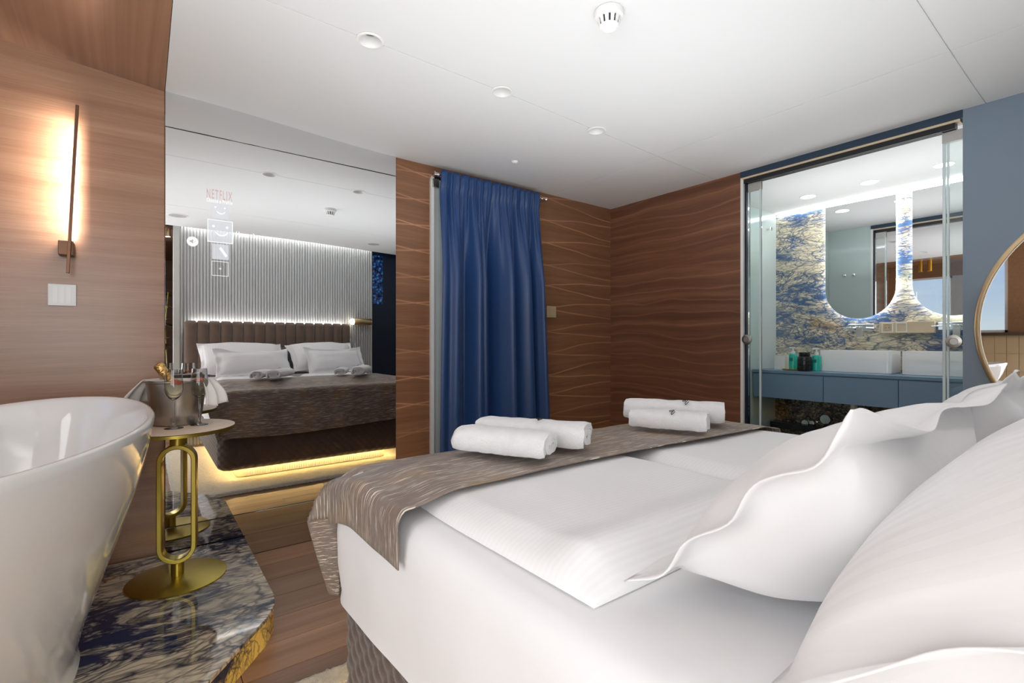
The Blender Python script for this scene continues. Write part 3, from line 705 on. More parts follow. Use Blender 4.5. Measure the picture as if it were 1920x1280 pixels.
# mattress in sheet
MT = .742
mo = rrect(BX0-.018, BX1+.018, BY0+.02, BY1+.02, .13, 10); md = dens(mo, .03); NM = len(md)
mn = []
for k in range(NM): t = (md[(k+1) % NM]-md[k-1]).normalized(); mn.append(Vector((t.y, -t.x)))
def hem(p):
    d = (Vector((BX0, BY1))-p).length
    return .43-.035*math.exp(-(d/.28)**2)+.008*sin(p.x*9+p.y*7)
rowsm = [(.002, 0., 0), (.008, 0., 0), (.004, .08, 0), (.012, .3, 0), (.014, .55, 0), (.012, .78, 0), (.004, .9, 0), (-.012, .965, 0), (-.035, .992, 0), (-.07, 1., 0), (-.25, 1.0, 0), (-.5, 1., 0)]
vs = []
for ins, fr, _ in rowsm:
    for k in range(NM):
        p = md[k]; z = hem(p)+(MT-hem(p))*fr
        wob = .006*nz3(p.x*5, p.y*5, z*4)*(1 if fr < .9 else .4)
        if ins < -.2:
            sc_ = {-.25: .62, -.5: .25}[ins]; q_ = cen+(p+mn[k]*-.07-cen)*sc_; vs.append((q_.x, q_.y, MT+.002))
        else: q_ = p+mn[k]*(ins+wob); vs.append((q_.x, q_.y, z+(wob*.3 if fr > .9 else 0)))
fs = [(j*NM+k, j*NM+(k+1) % NM, (j+1)*NM+(k+1) % NM, (j+1)*NM+k) for j in range(len(rowsm)-1) for k in range(NM)]
fs += [tuple(range(NM)), tuple(range((len(rowsm)-1)*NM, len(rowsm)*NM))]
mb = B().add(vs, fs); bl(mb); mb.obj('mattress', 'sheet', bed, smooth=True, angle=80)

# duvets
DT = .034
def duvet(x0, x1, y0, y1, label, seed, twist=0):
    def f(u, v, side):
        x = x0+(x1-x0)*u; y_ = y0+(y1-y0)*v
        ex = min(u, 1-u)*(x1-x0); ey = min(v, 1-v)*(y1-y0)
        k = min(1, ex/.07)**.5*min(1, ey/.07)**.5
        x += .014*nz3(y_*3, seed, 1)*(1-2*u)+twist*(y1-y_)*(1-u); y_ += .018*nz3(x*3, seed, 5)*(1-v)
        if side == 0: return (x, y_, MT+.003+.002*k)
        z = MT+.004+DT*k*(1+.16*nz3(x*2.2, y_*2.2, seed)+.08*nz3(x*6, y_*6, seed))
        z += .014*math.exp(-((y_-(y0+.09))/.05)**2)*k
        d = (Vector((x, y_)) - Vector((x0, y1))).length
        z -= .030*sm((y_-1.20)/.2)*k
        return (x, y_, z)
    b = B(); n_ = 60; vs = []
    W = n_+1
    for s_ in (1, 0):
        for j in range(W):
            for i in range(W):
                vs.append(f(i/n_, j/n_, s_))
    fs = []; N = W*W
    for j in range(n_):
        for i in range(n_):
            a = j*W+i; fs.append((a, a+1, a+W+1, a+W)); fs.append((N+a, N+a+W, N+a+W+1, N+a+1))
    for i in range(n_):
        for a, c_ in ((i, i+1), ((n_)*W+i+1, n_*W+i), ((i+1)*W, i*W), (i*W+n_, (i+1)*W+n_)): fs.append((a, N+a, N+c_, c_))
    b.add(vs, fs); o = b.obj('duvet', 'satin', None, smooth=True, angle=180); tag(o, label, 'duvet', 'white striped duvets on the bed'); return o
duvet(.497, 1.215, .475, 1.36, 'white satin striped duvet on the near half of the bed', 1.3)
duvet(1.225, 1.965, .475, 1.36, 'white satin striped duvet on the far half of the bed by the bathroom', 4.7)

# runner
def topz(x, y_):
    zt = MT+.012+DT*1.12
    zt -= .030*sm((y_-1.18)/.2)
    ed = sm((y_-1.30)/.13)*.022+sm((BX0+.10-x)/.12)*.018+sm((x-BX1+.10)/.12)*.018
    return zt-ed
RX0, RX1, RY1 = BX0-.024, BX1+.024, BY1+.030
def runner(u, v):
    a = -.135+(RX1-RX0+.27)*u; b_ = .0+(RY1-.925+.375)*v      # a across, b along
    ya = .925+.02*sin(a*3.)+b_
    rad = .045
    over_x = -a if a < 0 else (a-(RX1-RX0) if a > RX1-RX0 else 0); sx = -1 if a < 0 else 1
    over_y = max(0, ya-RY1)
    x = RX0+min(max(a, 0), RX1-RX0); y_ = min(ya, RY1)
    z = topz(x, y_)
    R = .10
    # rounded plan corner
    for cx, s_ in ((RX0+R, -1), (RX1-R, 1)):
        dx, dy = (x-cx)*s_, y_-(RY1-R)
        if dx > 0 and dy > 0:
            m_ = max(dx, dy); d = sqrt(dx*dx+dy*dy); k = m_/d if d > 0 else 1
            x = cx+s_*dx*k; y_ = RY1-R+dy*k
    m_ = min(over_x, over_y); M_ = max(over_x, over_y)
    def bend(t): # outward, drop
        if t < .06: an = t/.06*pi/2; return .022*sin(an), .038*(1-cos(an))
        return .022, .038+(t-.06)
    if over_x > 0 and over_y == 0:
        o_, d_ = bend(over_x); x += sx*o_; z -= d_
    elif over_y > 0 and over_x == 0:
        o_, d_ = bend(over_y); y_ += o_+.012*sin(a*7)*min(1, over_y*5)*.5; z -= d_*1.0
    elif over_x > 0 and over_y > 0:
        o1, d1 = bend(over_x); o2, d2 = bend(over_y)
        q1 = over_y/.375; x += sx*(o1*(1-.9*q1)+m_*.62*(1-.85*q1**1.3)); y_ += o2+m_*.30; z -= max(d1, d2)+.12*m_-.5*max(0, .135-over_x-.04)*q1*0
    z += .002*nz3(x*9, y_*9, 2)
    return (x, y_, z)
rn = B().grid(runner, 150, 90); me = rn.mesh('bed_runner'); uvl = me.uv_layers.new(name='UVMap'); W = 151
for lp_ in me.loops:
    i = lp_.vertex_index; uvl.data[lp_.index].uv = ((i % W)/150*1.85, (i//W)/90*.88)
me.materials.append(M['runner'])
for p in me.polygons: p.use_smooth = True
ro = bpy.data.objects.new('bed_runner', me); C.objects.link(ro); tag(ro, 'taupe slub weave bed runner folded over the foot of the bed', 'bed runner')
sd = ro.modifiers.new('s', 'SOLIDIFY'); sd.thickness = .003; sd.offset = 1
zrun = lambda x, y_: topz(x, y_)+.005

# towels
def towel_mesh(Lh, wd, ht, seed):
    # flattened spiral cross section swept along the roll
    th = ht/4.6; cl_ = []
    turns = 2.1; N_ = 64
    for k in range(N_+1):
        a = 2*pi*turns*k/N_; s_ = 1-(k/N_)*.80
        rx = (wd/2-th/2)*max(.16, s_*1.0-.0); rz = (ht/2-th/2)*max(.1, 1-(k/N_)*1.06)
        if rz < .0015: rz = .0015
        c_, s2 = cos(a-pi/2+.9), sin(a-pi/2+.9)
        cl_.append(Vector((rx*abs(c_)**.75*(1 if c_ > 0 else -1), rz*abs(s2)**.8*(1 if s2 > 0 else -1))))
    L_, R_ = [], []
    for k, p in enumerate(cl_):
        t = (cl_[min(k+1, N_)]-cl_[max(k-1, 0)]).normalized(); n2 = Vector((t.y, -t.x)); hh = th*.46
        L_.append(p+n2*hh); R_.append(p-n2*hh)
    poly = L_+R_[::-1]; n_ = len(poly); S = 20; vs = []
    for j in range(S+1):
        t = j/S*2-1; sq = 1-.10*max(0, (abs(t)-.8)/.2)**2
        for i, p in enumerate(poly):
            x = p.x*sq*(1+.03*nz3(t*2, seed, 1)); z = p.y*sq*(1+.08*nz3(t*2.5, i*.07, seed))+ht/2
            d = .003*nz3(t*6, i*.3, seed+2)
            vs.append((x+d, t*Lh/2+.008*nz3(p.x*30, p.y*30, seed)*abs(t)**4, max(0.0005, z+d)))
    fs = [(j*n_+i, j*n_+(i+1) % n_, (j+1)*n_+(i+1) % n_, (j+1)*n_+i) for j in range(S) for i in range(n_)]
    for base in (0, S*n_):
        for k in range(N_): fs.append((base+k, base+k+1, base+n_-2-k, base+n_-1-k))
    return B().add(vs, fs)
def towel(p, q_, Lx, wd, ht, label, seed, mono):
    p = Vector(p[:2]); q_ = Vector(q_[:2]); c_ = (p+q_)/2; d = q_-p; rz = atan2(d.y, d.x)-pi/2
    z = zrun(c_.x, c_.y)+.002
    t = thing('rolled_towel', label, 'towel', (c_.x, c_.y, z), rz, 'rolled white towels on the bed runner')
    towel_mesh(d.length, wd, ht, seed).obj('terry_roll', 'towel', t, smooth=True, angle=60)
    if mono:
        mx_, my_, s_ = mono; pts_ = [(-.5, 0, 0), (-.2, .55, 0), (.1, .9, 0), (.25, .6, 0), (0, 0, 0), (-.25, -.5, 0), (0, -.8, 0), (.3, -.35, 0), (.15, -.1, 0), (.55, .15, 0), (.8, -.1, 0), (.6, -.45, 0), (.35, -.3, 0)]
        # embroidery follows the top of the roll
        vv = []
        for a, b_, _ in pts_:
            x = mx_+b_*s_; y_ = my_-a*s_; zz = ht*(.5+.5*sqrt(max(0, 1-(abs(x)/(wd/2))**3)))*1.0
            vv.append((x, y_, zz+.001))
        fine = []
        for k in range(len(vv)-1):
            for j in range(4): fine.append(Vector(vv[k]).lerp(Vector(vv[k+1]), j/4))
        B().tube(fine, .0012, 6).obj('monogram', 'fabric_black', t)
    return t
towel((.748, 1.235), (.878, .985), 1, .135, .084, 'rolled white towel in front at the left, without lettering', 3.1, None)
towel((.865, 1.30), (1.045, 1.01), 1, .15, .090, 'rolled white towel behind the leftmost one, wider, tip of black monogram', 5.7, (.028, .03, .015))
towel((1.455, 1.18), (1.565, .94), 1, .125, .080, 'small rolled white towel in front of the larger one at the right, black monogram', 8.2, (.040, .02, .015))
towel((1.575, 1.31), (1.765, .995), 1, .15, .098, 'larger rolled white towel nearest the walnut corner, black monogram', 9.9, (.048, .05, .017))

# pillows
def pillow(name, label, bl_, br_, tl_, thick, m, flange, seed, group, sag=.0, n_=44, ff=.5):
    bl_, br_, tl_ = Vector(bl_), Vector(br_), Vector(tl_)
    ex = (br_-bl_); ey = (tl_-bl_); w2, h2 = ex.length/2, ey.length/2; c_ = bl_+ex/2+ey/2
    ex.normalize(); ez = ex.cross(ey).normalized(); ey = ez.cross(ex).normalized()
    # ez points to +Y/up when ex is +X
    def f(i, j, side):
        u, v = i/n_*2-1, j/n_*2-1
        A, Bv = w2, h2; fu, fv = flange/w2, flange/h2
        u1, v1 = min(1, abs(u)/(1-fu)), min(1, abs(v)/(1-fv))
        T = thick*((1-u1**2.6)**.5)*((1-v1**2.4)**.5)
        pin = .055
        x = u*A*(1-pin*(1-v*v)); y_ = v*Bv*(1-pin*(1-u*u))
        edge = max(u1, v1)**3
        wr_ = .012*edge*nz3(u*1.6, v*1.7, seed)+.008*nz3(u*2.6, v*2.6, seed+3)*T/thick
        # puckers running in from the seam
        pk = .0022*sin((u*17 if v1 > u1 else v*9)+seed*2)*math.exp(-((max(u1, v1)-.86)/.13)**2)
        zf = T*(ff if side else ff-1)+(pk if T > .001 else 0)*(1 if side else -1)+wr_+pk*.6
        out_ = max((abs(u)-(1-fu))/max(fu, .001), (abs(v)-(1-fv))/max(fv, .001), 0)
        if flange > .01: zf += .020*out_*(nz3(u*2.3, v*2.3, seed+9)*1.6)
        zf += (.0012 if side else -.0012)
        y_ -= sag*(1-u*u)*(v > 0)*v
        return c_-c_+Vector((x, y_, zf))
    W = n_+1; vs = [f(i, j, s_) for s_ in (1, 0) for j in range(W) for i in range(W)]; N = W*W; fs = []
    for j in range(n_):
        for i in range(n_): a = j*W+i; fs.append((a, a+1, a+W+1, a+W)); fs.append((N+a, N+a+W, N+a+W+1, N+a+1))
    for i in range(n_):
        for a, c2 in ((i, i+1), (n_*W+i+1, n_*W+i), ((i+1)*W, i*W), (i*W+n_, (i+1)*W+n_)): fs.append((a, N+a, N+c2, c2))
    o = B().add(vs, fs).obj(name, m, None, smooth=True, angle=120)
    o.matrix_world = Matrix.Translation(c_) @ Matrix((ex, ey, ez)).transposed().to_4x4()
    tag(o, label, 'pillow', group); return o
P1 = 'white pillows leaning on the headboard'
pillow('pillow', 'small white flanged pillow in front, near side of the bed', (.55, .445, .785), (1.24, .44, .785), (.515, .165, 1.045), .215, 'linen', .045, 2.2, P1, .03, ff=.72)
pillow('pillow', 'small white flanged pillow in front, far side by the bathroom', (1.36, .43, .775), (2.00, .43, .775), (1.38, .155, 1.055), .20, 'linen', .045, 6.4, P1, .03, ff=.70)
pillow('pillow', 'large satin striped pillow behind the small one, near side of the bed', (.44, .22, .80), (1.24, .22, .80), (.42, -.21, 1.09), .23, 'satin_pillow', .02, 3.9, P1)
pillow('pillow', 'large satin striped pillow behind the small one, far side of the bed', (1.27, .22, .80), (2.01, .22, .80), (1.27, -.21, 1.09), .23, 'satin_pillow', .02, 7.7, P1)
pillow('cushion', 'charcoal cushion wedged between the two large white pillows', (1.10, -.28, .78), (1.50, -.28, .78), (1.10, -.36, 1.06), .08, 'greyc', .0, 1.7, 'charcoal cushions behind the pillows')
pillow('cushion', 'charcoal cushion at the bathroom end of the headboard', (1.78, -.28, .78), (2.14, -.28, .78), (1.78, -.36, 1.03), .08, 'greyc', .0, 2.9, 'charcoal cushions behind the pillows')

# headboard
hb = thing('headboard', 'channel tufted taupe velvet headboard against the ribbed wall', 'headboard', (1.225, -.49, 0))
hx0, hx1 = .345, 2.105; nch = 16; cw = (hx1-hx0)/nch
B().box(hx0-1.225, hx1-1.225, -.025, .0, .10, 1.33).obj('backing_board', 'velvet2', hb)
chm = None
for k in range(nch):
    if chm is None:
        def ch(u, v):
            an = pi*u; x = -cw/2*cos(an); y_ = .003+.045*sin(an)**.6; z = .12+1.225*v
            tp = (v-.965)/.035
            if tp > 0: kk = sqrt(max(0, 1-tp*tp)); y_ = .003+(y_-.003)*max(kk, .05); x *= .75+.25*kk
            return (x, y_, z)
        b = B().grid(ch, 14, 60); chm = b.mesh('channel'); chm.materials.append(M['velvet2'])
        for p in chm.polygons: p.use_smooth = True
    o = bpy.data.objects.new('channel', chm); C.objects.link(o); o.parent = hb; o.location = (hx0-1.225+cw*(k+.5), 0, 0)
B().box(hx0+.06-1.225, hx1-.06-1.225, -.035, -.0255, 1.315, 1.325).obj('led_strip', 'led_white', hb)

# ================================================================== CURTAIN
cu0t, cu1t = pY(823, 400, 2.80).x, pY(1010, 400, 2.80).x
cu0b, cu1b = pY(811, 800, 2.80).x, pY(1029, 790, 2.80).x
zt = 2.225; zb = .03
def curt(u, v):
    z = zt+(zb-zt)*v; k = v
    x0 = cu0t+(cu0b-cu0t)*k**.8; x1 = cu1t+(cu1b-cu1t)*min(1, k*1.1)
    w_ = u+.006*sin(u*23+1.2)
    fine_ = .013*sin(u*2*pi*15+2.2*sin(u*7))+.006*sin(u*2*pi*27+1)
    def fold(c_, w2, a): return a*math.exp(-((u-c_)/w2)**2)
    big = fold(.02, .045, -.035)+fold(.13, .05, -.040)+fold(.235, .028, .03)+fold(.31, .045, -.042)+fold(.40, .022, -.016)+fold(.60, .05, -.050)+fold(.70, .025, .022)+fold(.78, .05, -.042)+fold(.87, .018, .03)+fold(.945, .035, -.035)
    deep = fold(.475, .040, .052)
    m_ = sm((k-.03)/.30)
    m2 = sm((k-.02)/.16)
    dep = fine_*(1-m_)*(1-.3*m2)+(big*1.15+deep*1.5)*(.2*m2+.8*m_)*1.35
    yy = 2.79-.020*sm((k-.05)/.3)-.014*(1-sm((k-.03)/.03))+dep*(.45+.55*sm(k*8))
    zz = z+.004*sin(u*60)*(k < .012)
    if .022 < k < .030: yy += .003
    return (x0+(x1-x0)*w_, min(yy, 2.862), zz)
ct = B().grid(curt, 420, 90).obj('curtain', 'navy', None, smooth=True); tag(ct, 'long navy blue satin curtain gathered on a rod over the doorway', 'curtain')
sd = ct.modifiers.new('s', 'SOLIDIFY'); sd.thickness = .0016
rd = thing('curtain_rod', 'thin silver tension rod carrying the navy curtain', 'rod', (pY(813, 325, 2.80).x, 2.80, pY(813, 325, 2.80).z))
rl = pY(1024, 374, 2.80).x-rd.location.x
B().lathe([(.007, .01), (.007, rl-.01)], 16, 'X').obj('tube', 'chrome', rd, smooth=True)
for x0 in (0, rl-.035):
    s_ = 1 if x0 == 0 else -1; c0 = x0 if s_ > 0 else x0+.035
    B().lathe([(.017, 0), (.017, s_*.008), (.011, s_*.014), (.0115, s_*.045)], 20, 'X', (c0, 0, 0)).obj('end_cap', 'chrome', rd, smooth=True)
    B().box(c0-.004 if s_ < 0 else c0, c0 if s_ < 0 else c0+.004, 0.012, .0795, -.01, .01).obj('bracket', 'chrome', rd)

# ================================================================== WALL FITTINGS
ls_ = thing('wall_light', 'slim bronze bar wall light glowing on the walnut wall', 'wall light')
pt, pb = pY(145, 197, 2.80), pY(127, 512, 2.80); pc = pY(125, 465, 2.82)
ls_.location = (pc.x, YA-.001, pc.z); lo_ = Vector(ls_.location)
def bar(p, q_, wx, wy, name, m):
    p, q_ = Vector(p)-lo_, Vector(q_)-lo_
    return B().add([(p.x-wx, p.y-wy, p.z), (p.x+wx, p.y-wy, p.z), (p.x+wx, p.y+wy, p.z), (p.x-wx, p.y+wy, p.z), (q_.x-wx, q_.y-wy, q_.z), (q_.x+wx, q_.y-wy, q_.z), (q_.x+wx, q_.y+wy, q_.z), (q_.x-wx, q_.y+wy, q_.z)],
                   [(0, 3, 2, 1), (4, 5, 6, 7), (0, 1, 5, 4), (1, 2, 6, 5), (2, 3, 7, 6), (3, 0, 4, 7)]).obj(name, m, ls_, bevel=.001)
bar(pb, pt, .0055, .006, 'bar', 'bronze')
dd = (pt-pb)
b1 = pb+dd*.20+Vector((0, .0085, 0)); b2 = pb+dd*.95+Vector((0, .0085, 0)); bar(b1, b2, .004, .0015, 'led_strip', 'led_wall')
B().box(-.027, .022, -.068, -.002, -.03, .03).obj('mount_block', 'bronze', ls_, bevel=.002)
al = bpy.data.lights.new('wall_light_beam', 'AREA'); al.shape = 'RECTANGLE'; al.size = .012; al.size_y = .50; al.energy = 3.2; al.color = (1, .90, .80)
ao = bpy.data.objects.new('wall_light_beam', al); C.objects.link(ao); ao.parent = ls_; mc = (b1+b2)/2-lo_; ao.location = (mc.x-.008, mc.y+.004, mc.z)
ao.rotation_euler = (pi/2, 0, radians(48))
sw = thing('light_switch', 'white square touch switch plate below the bronze wall light', 'switch', pY(117, 553, YA-.001))
B().box(-.046, .046, -.008, 0, -.047, .047).obj('plate', 'white', sw, bevel=.002); 
for k in range(3): B().box(-.03+k*.022, -.03+k*.022+.015, -.009, -.0081, -.036, .036).obj('button', 'plastic', sw)
s2_ = thing('wall_switch', 'small beige switch plate on walnut beside the navy curtain', 'switch', pY(1033, 584.5, YA-.001))
B().box(-.047, .049, -.008, 0, -.045, .045).obj('plate', 'beige_sw', s2_, bevel=.002)
B().box(-.030, .032, -.010, -.0081, -.030, .030).obj('rocker', 'beige_sw', s2_, bevel=.002)

# round mirror on the blue wall
rm = thing('round_mirror', 'large round mirror with champagne metal rim on the blue wall', 'mirror', (XR, -.088, 1.19))
RR = .625
B().lathe([(RR, -.002), (RR, -.038), (RR-.006, -.041), (RR-.018, -.041), (RR-.020, -.03), (RR-.020, -.002)], 128, 'X', close=True).obj('rim', 'brass_light', rm, smooth=True, angle=40)
B().lathe([(RR-.0205, -.002), (RR-.0205, -.022)], 128, 'X').obj('mirror_glass', 'mirror', rm)

# bed-side lamp on ribbed wall
bw = thing('bedside_lamp', 'brass cylinder wall lamp with glowing globe on the ribbed wall', 'wall light', (2.27, YB, 1.375))
B().lathe([(.040, -.115), (.043, -.11), (.043, .11), (.040, .115)], 36, 'X', (0, .065, 0)).obj('cylinder', 'brass_light', bw, smooth=True, angle=40)
b = B().grid(lambda u, v: (-.128+.038*cos(v*pi), .065+.038*sin(v*pi)*cos(u*2*pi), .038*sin(v*pi)*sin(u*2*pi)), 24, 16, True); b.obj('globe', 'bulb', bw, smooth=True)
B().box(-.02, .02, .002, .03, -.02, .02).obj('mount', 'brass_light', bw)

# ceiling fittings
for k, (lx, ly) in enumerate(lights):
    z = zc(lx, ly); t = thing('downlight', ['recessed white downlight nearest the camera on the ceiling joint', 'recessed white downlight in the middle of the ceiling joint', 'recessed white downlight farthest along the ceiling joint'][k], 'downlight', (lx, ly, z), 0, 'recessed downlights on the ceiling joint')
    B().lathe([(.053, -.0005), (.052, -.004), (.045, -.005), (.043, -.002), (.030, .038), (.030, .05), (.0455, .05), (.0455, -.0005)], 40, close=True).obj('trim_ring', 'plastic', t, smooth=True, angle=40)
    B().lathe([(.0295, .034), (.0295, .042)], 32).obj('lens', mat('grey lens', (.16, .16, .16), .2), t)
sd_p = pZ(1142, 22, zc(1.34, 1.2)); z = zc(sd_p.x, sd_p.y)
sk = thing('smoke_detector', 'white round smoke detector on the ceiling', 'smoke detector', (sd_p.x, sd_p.y, z-.0005))
B().lathe([(.052, 0), (.053, -.006), (.051, -.022), (.044, -.026)], 48).obj('base', 'plastic', sk, smooth=True, angle=40)
B().lathe([(.036, -.0262), (.035, -.05), (.02, -.05)], 32).obj('chamber', 'black', sk)
for k in range(12):
    a = 2*pi*k/12; a1, a2 = a-.17, a+.17
    vs = []
    for (r0, r1, z_) in ((.039, .043, -.0262), (.030, .035, -.052)):
        for rr, an in ((r0, a1), (r1, a1), (r1, a2), (r0, a2)): vs.append((rr*cos(an), rr*sin(an), z_))
    B().add(vs, [(0, 1, 2, 3), (4, 7, 6, 5), (0, 4, 5, 1), (1, 5, 6, 2), (2, 6, 7, 3), (3, 7, 4, 0)]).obj('cage_fin', 'plastic', sk)
B().lathe([(.036, -.0521), (.034, -.057), (.026, -.060), (.025, -.057)], 40).obj('cap', 'plastic', sk, smooth=True, angle=40)
cp = pZ(965, 302, zc(1.9, 2.45)); cs = B().lathe([(.022, 0), (.021, -.006), (.016, -.011), (.006, -.013)], 28).obj('ceiling_sensor', 'plastic', None, smooth=True)
cs.location = (cp.x, cp.y, zc(cp.x, cp.y)-.0005); tag(cs, 'tiny white domed sensor on the ceiling near the curtain', 'sensor')
for k, (sx, sy) in enumerate(((.26, .10), (2.22, .03))):
    t = thing('ceiling_speaker', ['round grey ceiling speaker seen in the mirror near the corridor', 'round grey ceiling speaker seen in the mirror over the bathroom side'][k], 'speaker', (sx, sy, zc(sx, sy)), 0, 'ceiling speakers above the headboard')
    B().lathe([(.085, -.0005), (.084, -.004), (.072, -.005), (.072, -.0005)], 40, close=True).obj('ring', 'plastic', t, smooth=True)
    B().lathe([(.0715, -.0005), (.0715, -.003)], 40).obj('grille', 'speaker', t)
cy = thing('ceiling_spot', 'short brass ceiling spotlight at the corridor seen in the mirror', 'ceiling light', (.205, -.66, 2.33))
B().lathe([(.028, -.0005), (.028, -.085), (.024, -.085), (.024, -.06)], 28).obj('cylinder', 'brass_light', cy, smooth=True, angle=40)
B().lathe([(.023, -.0795), (.023, -.0835)], 24).obj('lens', 'led_spot', cy)
for k, xx in enumerate((2.30, 2.185)):
    t = thing('pendant_spot', ['gold tube ceiling spotlight over the bathtub, nearer the walnut wall', 'gold tube ceiling spotlight over the bathtub, farther from the walnut wall'][k], 'ceiling light', (-.9, xx, zc(-.9, xx)), 0, 'gold tube spotlights over the bathtub')
    B().lathe([(.03, -.0005), (.03, -.17), (.026, -.17), (.026, -.15)], 24).obj('tube', 'gold', t, smooth=True, angle=40)

# plant in corridor
pl = thing('potted_plant', 'dark leafy plant in a pot at the corridor seen in the mirror', 'plant', (.20, -1.25, 0))
B().lathe([(.08, 0), (.10, .30), (.09, .30), (.085, .27)], 28).obj('pot', 'pot', pl, smooth=True)
B().tube([(0, 0, .27), (.02, .01, .8), (.0, 0, 1.3), (.03, 0, 1.7)], lambda t: .009-.005*t, 8).obj('stem', 'leaf2', pl, smooth=True)
random.seed(3)
for k in range(22):
    a = random.uniform(0, 2*pi); z0 = random.uniform(1.0, 1.68); ln = random.uniform(.09, .14)*(.8 if z0 > 1.5 else 1); up_ = random.uniform(-.3, .6)
    def lf(u, v):
        s_ = v; wd = .5*ln*sin(pi*min(1, s_*1.02))**.7*.75; x = s_*ln; zz = up_*x-.8*x*x/ln*.3
        yv = (u-.5)*2*wd; zz += abs(u-.5)*.02; return (x*cos(a)-yv*sin(a), x*sin(a)+yv*cos(a), z0+zz)
    B().grid(lf, 4, 7).obj('leaf', 'leaf' if k % 6 else 'leaf2', pl, smooth=True)

# ================================================================== BATHROOM
def pane(name, label, y0, y1, X, clipy0, clipy1, knob_y, zk, edge_y):
    t = thing(name, label, 'glass door', (X, (y0+y1)/2, .01)); c0 = (y0+y1)/2; zt_ = H+1.07-.01
    B().box(-.005, .005, y0-c0, y1-c0, 0, zt_).obj('glass_pane', 'glass', t)
    e0 = edge_y-c0; B().box(-.0065, .0065, e0-.006, e0+.006, 0, zt_-.001).obj('glass_edge', 'glass_edge', t)
    B().box(-.013, .013, clipy0-c0, clipy1-c0, zt_-.05, zt_+.004).obj('clamp', 'alu', t, bevel=.001)
    B().lathe([(.010, -.006), (.012, -.03), (.030, -.036), (.034, -.042), (.032, -.05), (.018, -.053), (.016, -.050), (.008, -.05)], 36, 'X', (0, knob_y-c0, zk-.01)).obj('knob', 'steel', t, smooth=True, angle=40)
    return t
el = pX(1429, 500, XR+.05).y; er = pX(1768, 500, XR+.05).y; kl = pX(1407, 636, XR+.05); kr = pX(1793, 640, XR+.05)
pane('glass_door', 'clear sliding glass door leaf by the dark walnut wall, round steel knob', el, O1-.028, XR+.045, el, O1-.028, kl.y, kl.z, el+.007)
t2 = pane('glass_door', 'clear sliding glass door leaf beside the blue wall, round steel knob', O0+.002, er, XR+.045, O0+.004, er, kr.y, kr.z, er-.007)
B().box(-.0065, .0065, er-.026-(O0+.002+er)/2, er-.018-(O0+.002+er)/2, 0, H+1.055).obj('seal_strip', 'glass_edge', t2)
for o in bpy.data.objects:
    if o.name.startswith('glass_door'): o['group'] = 'sliding glass door leaves'
# vanity
VF, VB, VZ = 4.15, 4.588, .883
va = thing('vanity_cabinet', 'long wall hung denim blue vanity cabinet under the basins', 'cabinet', (4.36, .95, .655))
vo_ = Vector((4.36, .95, .655))
def lb(b, o_): b.v = [(x-o_.x, y-o_.y, z-o_.z) for x, y, z in b.v]; return b
lb(B().box(VF+.022, VB-.015, -.28, 2.085, .659, VZ-.026), vo_).obj('carcass', 'blue_cab', va)
lb(B().box(VF, VB, -.28, 2.086, VZ-.024, VZ), vo_).obj('countertop', 'blue_cab', va, bevel=.002)
y1 = pX(1543, 700, VF).y; y2 = pX(1684, 700, VF).y
ys = [2.084, y1, y2, y2-(y1-y2), -.28]
for k in range(4):
    lb(B().box(VF+.004, VF+.021, ys[k+1]+.002, ys[k]-.002, .655, VZ-.031), vo_).obj('drawer_front', 'blue_cab', va, bevel=.0012)
# basins
def basin(yc, label):
    t = thing('basin', label, 'basin', (4.435, yc, VZ), 0, 'rectangular basins on the vanity')
    o_ = rrect(-.135, .115, -.235, .235, .028, 8); n_ = len(o_); hB = .168; vs = []
    def ringp(ins, z): return [(x*(1-ins/.125), y_*(1-ins/.235), z) for x, y_ in o_]
    rg = [ringp(.004, 0), ringp(.0, .004), ringp(0, hB-.002), ringp(.001, hB), ringp(.009, hB), ringp(.011, hB-.004), ringp(.014, .04), ringp(.04, .022)]
    for r_ in rg: vs += r_
    fs = [(j*n_+k, j*n_+(k+1) % n_, (j+1)*n_+(k+1) % n_, (j+1)*n_+k) for j in range(len(rg)-1) for k in range(n_)]+[tuple(range(n_)), tuple(range(n_*(len(rg)-1), n_*len(rg)))]
    B().add(vs, fs).obj('bowl', 'ceramic', t, smooth=True, angle=40)
    B().lathe([(.02, .0225), (.024, .024), (.012, .026)], 20).obj('drain', 'chrome', t); return t
bas1 = (pX(1533, 680, 4.30).y+pX(1673, 680, 4.30).y)/2
basin(bas1, 'white rectangular basin beside the bottles'); basin(bas1-.53, 'white rectangular basin at the blue wall end')
# capsule mirrors with glow
def caps(yc, hw_, z0, z1, n_=28): return [(yc+hw_*cos(a), z0+hw_+hw_*sin(a)) for a in [pi+pi*k/n_ for k in range(n_+1)]]+[(yc+hw_, z1), (yc-hw_, z1)]
mz = pX(1613, 597, 4.555).z
for k, yc in enumerate(((pX(1548, 500, 4.555).y+pX(1680, 500, 4.555).y)/2, 0)):
    hw_ = (pX(1548, 500, 4.555).y-pX(1680, 500, 4.555).y)/2
    if k: yc = pX(1711, 500, 4.555).y-hw_
    t = thing('capsule_mirror', ['tall bathroom mirror with rounded glowing bottom over the basin by the bottles', 'tall bathroom mirror with rounded glowing bottom nearest the blue wall'][k], 'mirror', (4.588, yc, mz), 0, 'glowing capsule mirrors in the bathroom')
    B().prism([(a, b_-mz) for a, b_ in caps(0, hw_, mz, 2.238)], -.036, -.030, 'X').obj('mirror_glass', 'mirror', t)
    B().prism([(a, b_-mz) for a, b_ in caps(0, hw_-.012, mz+.012, 2.230)], -.0295, -.012, 'X').obj('glow_frame', 'led_bath', t)
